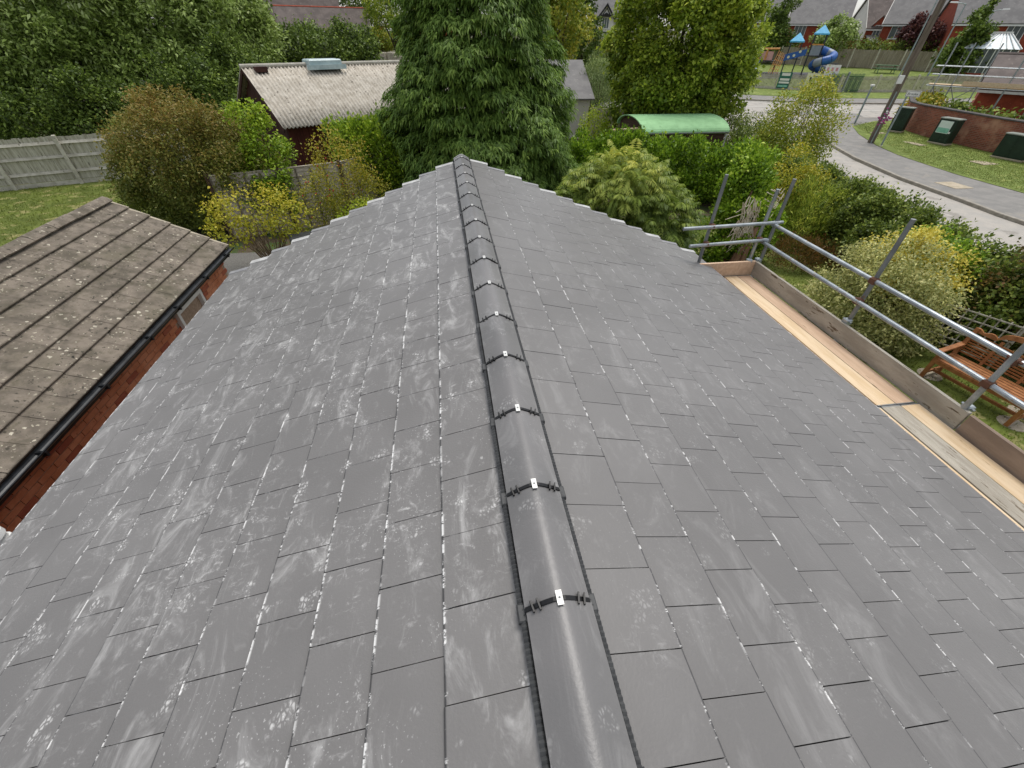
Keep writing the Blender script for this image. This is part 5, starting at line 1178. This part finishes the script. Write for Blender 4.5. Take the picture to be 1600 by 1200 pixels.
wall_brick_mat()
mb.build('brickwork', 'brick_courses', bwl); mc.build('coping', 'coping', bwl)
# scaffolded house behind the wall
sh4 = house('grey-roofed bungalow wrapped in scaffold behind the brick street wall', 36.4, 29.2, R(-50), 9.5, 6.4, 2.0, 3.6, 'slate_brown', 'house_brick', [(4.5, .8, 1.4, 1.1)], None, None, None, 'scaffolded_bungalow', None)
s4 = thing('house_scaffold', 'scaffold with timber boards along the bungalow behind the brick wall', 'scaffold', (34.2, 29.9, gz(34.2, 29.9)), R(-50))
for x in (-.6, .3, 1.6, 3.0, 4.6, 6.2):
    for y in (-.9, -.05):
        mb = MB(); mb.tube([(x, y, 0), (x + .02, y, 4.2 if x < 3.5 else 3.4)], .03, 6); mb.build('standard', 'galv', s4)
for y in (-.9, -.05):
    for z in (1.95, 2.55, 3.0): mb = MB(); mb.tube([(-1.0, y - .03, z), (6.6, y - .03, z)], .028, 6); mb.build('ledger', 'galv', s4)
for y in (-.85, -.62, -.39, -.16): mb = MB(); mb.box(-.9, y, 2.0, 6.4, y + .21, 2.04); mb.build('deck_board', 'board_new', s4)
mb = MB(); mb.box(.8, -.97, 2.04, 6.5, -.935, 2.27); mb.build('toe_board', 'board_new', s4)
for a, b in (((-.6, -.92, .1), (1.6, -.92, 2.0)), ((.3, -.92, .1), (-.6, -.92, 2.0)), ((1.6, -.92, .1), (.3, -.92, 2.0))): mb = MB(); mb.tube([a, b], .024, 6); mb.build('brace', 'galv_dull', s4)

# ================================================================== PLAY GREEN
def run_fence(name, label, pts, h, bay, postm, panelm, slat, gap, plinth=None):
    t = thing(name, label, 'fence', zt(*pts[0])); x0, y0 = pts[0]; z0 = gz(x0, y0)
    for a, b in zip(pts, pts[1:]):
        L = math.hypot(b[0] - a[0], b[1] - a[1]); nb_ = max(1, round(L / bay))
        for k in range(nb_):
            p, q = at_line(a, b, k / nb_), at_line(a, b, (k + 1) / nb_)
            P = Vector((p[0] - x0, p[1] - y0, gz(*p) - z0)); Q = Vector((q[0] - x0, q[1] - y0, gz(*q) - z0))
            mb = MB(); mb.beam(P - Vector((0, 0, .1)), P + Vector((0, 0, h + .12)), .12, .12, (1, 0, 0)); mb.build('post', postm, t)
            mb = MB(); d = (Q - P).normalized(); n = max(2, int((Q - P).length / gap)); s = Vector((d.y, -d.x, 0))
            for j in range(n):
                r_ = P.lerp(Q, (j + .5) / n); mb.beam(r_ + Vector((0, 0, .12)), r_ + Vector((0, 0, h + rng.uniform(-.03, .03))), slat, .02, s)
            for zz in (.3, h - .2): mb.beam(P + Vector((0, 0, zz)) - s * .03, Q + Vector((0, 0, zz)) - s * .03, .03, .07)
            tag(mb.build('paling_panel', panelm, t), kind='stuff')
            if plinth: mb = MB(); mb.beam(P + Vector((0, 0, .15)), Q + Vector((0, 0, .15)), .06, .34); mb.build('gravel_board', plinth, t)
    return t
mat('paling_grey', 'bdb7a5', 'a29c8a', 3, .9, extra=('65614f', 6., .6))
mat('paling_brown', '9d9382', '857a68', 2.2, .9, stretch=(3, 3, .3), extra=('6d6352', 5., .6))
mat('mesh_green', '5f7f5c', '547351', 4, .6)
run_fence('play_fence', 'low paled fence with pale posts along the near side of the play green', [(27.4, 47.0), (36, 41.2), (42, 39.5), (62, 35.2)], 1.3, 2.5, 'fence_post_pale', 'paling_grey', .075, .11, 'fence_post_pale')
run_fence('back_fence', 'tall grey-brown close-board fence with pale posts behind the play green', [(37.5, 72.0), (49.5, 60.6), (54.6, 54.6), (60.5, 45.5), (66, 36)], 1.85, 2.6, 'fence_post_pale', 'paling_brown', .14, .15)
run_fence('mesh_gate', 'green mesh gate in the near play-green fence', [(35.2, 41.55), (37.6, 40.6)], 1.5, 1.2, 'galv', 'mesh_green', .03, .06)
run_fence('far_fence', 'brown panel fence in front of the black and white house', [(24.6, 80.5), (32, 78)], 1.6, 2.4, 'fence_post_pale', 'paling_brown', .14, .15)
pt_ = thing('play_tower', 'climbing frame with cyan pyramid roofs, orange frames and blue spiral tube slide', 'playground', zt(40.2, 54.6, .07), f36)
def pp(mb, name, m, parent=pt_, **k): return mb.build(name, m, parent, **k)
for x, y, h in ((-3.5, -.5, 2.2), (-3.5, .5, 2.2), (-1.5, -.5, 2.3), (-1.5, .5, 2.3), (-.6, -.6, 3.0), (-.6, .6, 3.0), (.5, -.6, 3.0), (.5, .6, 3.0), (1.5, -.6, 3.7), (1.5, .6, 3.7), (2.6, -.6, 3.7), (2.6, .6, 3.7)):
    mb = MB(); mb.tube([(x, y, 0), (x, y, h)], .06, 8); pp(mb, 'post', 'play_dark')
for x, z, w_ in ((-.05, 2.95, 1.45), (2.05, 3.62, 1.45)):
    mb = MB(); a = w_ / 2; mb.add([(x - a, -a, z), (x + a, -a, z), (x + a, a, z), (x - a, a, z), (x, 0, z + .72), (x - a, -a, z - .12), (x + a, -a, z - .12), (x + a, a, z - .12), (x - a, a, z - .12)], [(0, 1, 4), (1, 2, 4), (2, 3, 4), (3, 0, 4), (0, 5, 6, 1), (1, 6, 7, 2), (2, 7, 8, 3), (3, 8, 5, 0)]); pp(mb, 'pyramid_roof', 'play_cyan')
for x, z in ((-2.5, 1.2), (-.05, 1.45), (2.05, 1.75)): mb = MB(); mb.cbox(x - .9, -.6, z - .1, x + .9, .6, z, .01); pp(mb, 'deck', 'play_dark')
mb = MB(); mb.prism([(-.9, 1.15), (1.2, 1.75), (1.2, 2.3), (-.9, 1.75)], 'y', -.66, -.62); pp(mb, 'blue_panel', 'play_blue')
for x, z in ((-.4, 1.55), (.1, 1.7), (.6, 2.05)): mb = MB(); mb.lathe([(.13, 0), (.13, .02)], 12); pp(mb, 'panel_disc', 'sign_cream', loc=(x, -.665, z), rot=(R(90), 0, 0))
mb = MB(); mb.box(1.55, -.66, 1.78, 2.5, -.62, 2.6); pp(mb, 'grey_panel', 'play_grey'); mb = MB(); mb.box(1.5, -.68, 2.62, 2.6, -.6, 2.74); pp(mb, 'orange_rail', 'play_orange')
for x in (-3.3, -2.6): mb = MB(); mb.box(x, -.56, 1.2, x + .6, -.52, 2.0); pp(mb, 'pink_panel', 'play_pink')
mb = MB(); mb.tube([(-3.5, -.5, 2.2), (-1.5, -.5, 2.25)], .09, 8); pp(mb, 'orange_rail', 'play_orange')
for x, z in ((-3.45, 1.2), (-2.75, 1.2)): mb = MB(); mb.box(x - .06, -.6, z, x + .12, -.5, 2.2); pp(mb, 'orange_upright', 'play_orange')
mb = MB(); mb.add([(-3.9, -.5, 1.2), (-3.2, -.5, 1.2), (-3.2, -2.4, .15), (-3.9, -2.4, .15), (-3.9, -.5, 1.45), (-3.2, -.5, 1.45), (-3.2, -2.4, .4), (-3.9, -2.4, .4)], [(0, 1, 2, 3), (0, 3, 7, 4), (1, 5, 6, 2)]); o = pp(mb, 'slide_chute', 'play_blue'); md = o.modifiers.new('t', 'SOLIDIFY'); md.thickness = .04
for k in range(5):
    mb = MB(); u = k / 4; mb.tube([(-1.5 + .7 * u, -.6, 2.1 - .3 * u), (-1.9 + .9 * u, -1.4, .05)], .035, 6); pp(mb, 'climbing_net_rope', 'play_orange')
for k in range(4):
    mb = MB(); u = .2 + k / 5; mb.tube([(-1.5 - .4 * u, -.6 - .8 * u, 2.1 - 2.0 * u), (-.8 - .2 * u, -.6 - .8 * u, 1.8 - 1.75 * u)], .03, 6); pp(mb, 'climbing_net_rope', 'play_orange')
seg = 11; cxs, cys = 3.1, -.7
for k in range(seg):
    pts = []
    for j in range(5):
        u = (k + j / 4) / seg; a = R(160) - u * R(470); pts.append((cxs + .85 * math.cos(a) + (u > .85) * (u - .85) * 2., cys + .85 * math.sin(a), 2.35 - 1.95 * u))
    mb = MB(); mb.tube(pts, .40, 14, cap=(k in (0, seg - 1))); pp(mb, 'tube_slide_section', 'play_grey' if k % 4 == 2 else 'play_blue', smooth=True)
for x, y in ((3.1, -1.7), (3.9, -.3)): mb = MB(); mb.tube([(x, y, 0), (x, y, 1.4)], .05, 8); pp(mb, 'slide_support', 'galv')
def board(label, name, x, y, z, rz, w_, h, m, posts=True, marks=()):
    t = thing(name, label, 'sign', (x, y, gz(x, y)), rz, 'signs on the play fence'); mb = MB(); mb.box(-w_ / 2, -.04, z, w_ / 2, -.01, z + h); f_ = mb.build('panel', m, t)
    if posts:
        for s in (-.8, .8): mb = MB(); mb.beam((s * w_ / 2, .03, 0), (s * w_ / 2, .03, z + h), .06, .06, (1, 0, 0)); mb.build('post', 'galv', t)
    for (x0, z0, x1, z1, mm) in marks: mb = MB(); mb.box(x0 * w_ - w_ / 2, -.05, z + z0 * h, x1 * w_ - w_ / 2, -.042, z + z1 * h); mb.build('print', mm, f_)
    return t
board('green notice with white bands on the play fence, leftmost of the signs', 'notice_sign', 32.2, 43.7, .25, R(-35), 1.0, 1.2, 'sign_green', True, ((.15, .78, .85, .95, 'sign_white'), (.12, .48, .9, .62, 'sign_white'), (.1, .30, .95, .42, 'sign_white'), (.1, .08, .9, .2, 'poster_teal')))
board('cream notice with dark print on the play fence', 'notice_sign', 34.1, 42.4, .25, R(-35), 1.15, 1.2, 'sign_cream', True, ((.25, .5, .38, .8, 'sign_black'), (.45, .62, .85, .72, 'cabinet_top'), (.28, .32, .85, .42, 'sign_black'), (.45, .78, .85, .84, 'cabinet_top')))
board('white notice with three pink emblems on the play fence', 'notice_sign', 35.5, 42.2, 1.15, R(-36), 1.15, .9, 'sign_white', True, tuple((.12 + .3 * k, .5, .27 + .3 * k, .78, 'sign_pink') for k in range(3)) + ((.12, .22, .87, .32, 'poster'),))
ts = thing('warning_sign', 'red-bordered triangular road warning sign in front of the play fence', 'sign', zt(33.9, 40.6), R(-38))
mb = MB(); mb.tube([(0, .03, 0), (0, .03, 1.2)], .04, 8); mb.build('post', 'galv', ts); mb = MB(); mb.prism([(-.48, .45), (.48, .45), (0, 1.3)], 'y', -.03, 0); tp = mb.build('panel', 'sign_red', ts); mb = MB(); mb.prism([(-.3, .55), (.3, .55), (0, 1.08)], 'y', -.036, -.032); mb.build('field', 'sign_white', tp); mb = MB(); mb.prism([(-.06, .6), (.08, .6), (.04, .86), (-.03, .86)], 'y', -.042, -.038); mb.build('symbol', 'sign_black', tp)
def picnic(label, x, y, m, rz, w_=1.8):
    t = thing('picnic_table', label, 'table', zt(x, y, .05), rz, 'play green benches')
    mb = MB(); mb.cbox(-w_ / 2, -.35, .7, w_ / 2, .35, .76, .01); mb.build('table_top', m, t)
    for y_ in (-.7, .7): mb = MB(); mb.cbox(-w_ / 2, y_ - .13, .42, w_ / 2, y_ + .13, .47, .01); mb.build('seat', m, t)
    for x_ in (-w_ * .36, w_ * .36):
        mb = MB(); mb.beam((x_, -.7, .0), (x_, -.2, .7), .06, .08); mb.build('leg', m, t); mb = MB(); mb.beam((x_, .7, .0), (x_, .2, .7), .06, .08); mb.build('leg', m, t); mb = MB(); mb.beam((x_, -.75, .4), (x_, .75, .4), .05, .07); mb.build('cross_bar', m, t)
picnic('dark picnic table on the play green right of the tube slide', 46.6, 56.2, 'play_dark', R(-30)); picnic('green picnic table on the play green towards the utility pole', 51.0, 52.6, 'mesh_green', R(-30), 2.2)

# ================================================================== LOOSE GRASS ON THE LAWNS
def grass(name, label, n, box, hgt, seed, m='grass_blade', z0=.02, test=None):
    rg = np.random.default_rng(seed); P = np.stack([rg.uniform(box[0], box[2], n), rg.uniform(box[1], box[3], n), np.zeros(n)], 1)
    if test is not None: P = P[test(P)]
    n = len(P); P[:, 2] = np.array([gz(a, b) for a, b in P[:, :2]]) + z0
    Dv = unit(rg.normal(size=(n, 3)) * np.array([.5, .5, 0]) + np.array([0, 0, 1.])); V = blades(P, Dv, unit(rg.normal(size=(n, 3))), hgt * rg.uniform(.5, 1.3, n), np.full(n, .009), .1, .2)
    lo = np.sin(P[:, 0] * 1.1) * np.cos(P[:, 1] * .9) * .2
    tag(quads_object(name, V, rg.uniform(0, .8, n) + lo, m, None, (0, 0, 0)), label, 'grass', kind='stuff')
grass('lawn_grass', 'short mown grass blades of the lawn under the bench', 26000, (5.2, 1.5, 11, 12.5), .05, 91)
grass('lawn_grass', 'uneven grass blades of the lawn left of the garage', 22000, (-17.5, 9.5, -9.4, 20.4), .07, 92)
grass('verge_grass', 'grass blades of the verge before the brick wall', 22000, (23.9, 13, 29.2, 29), .07, 93, z0=.17, test=lambda P: P[:, 0] > 23.9 + np.clip((P[:, 1] - 20) * .38, 0, 9))
print('LEAVES', LEAVES)
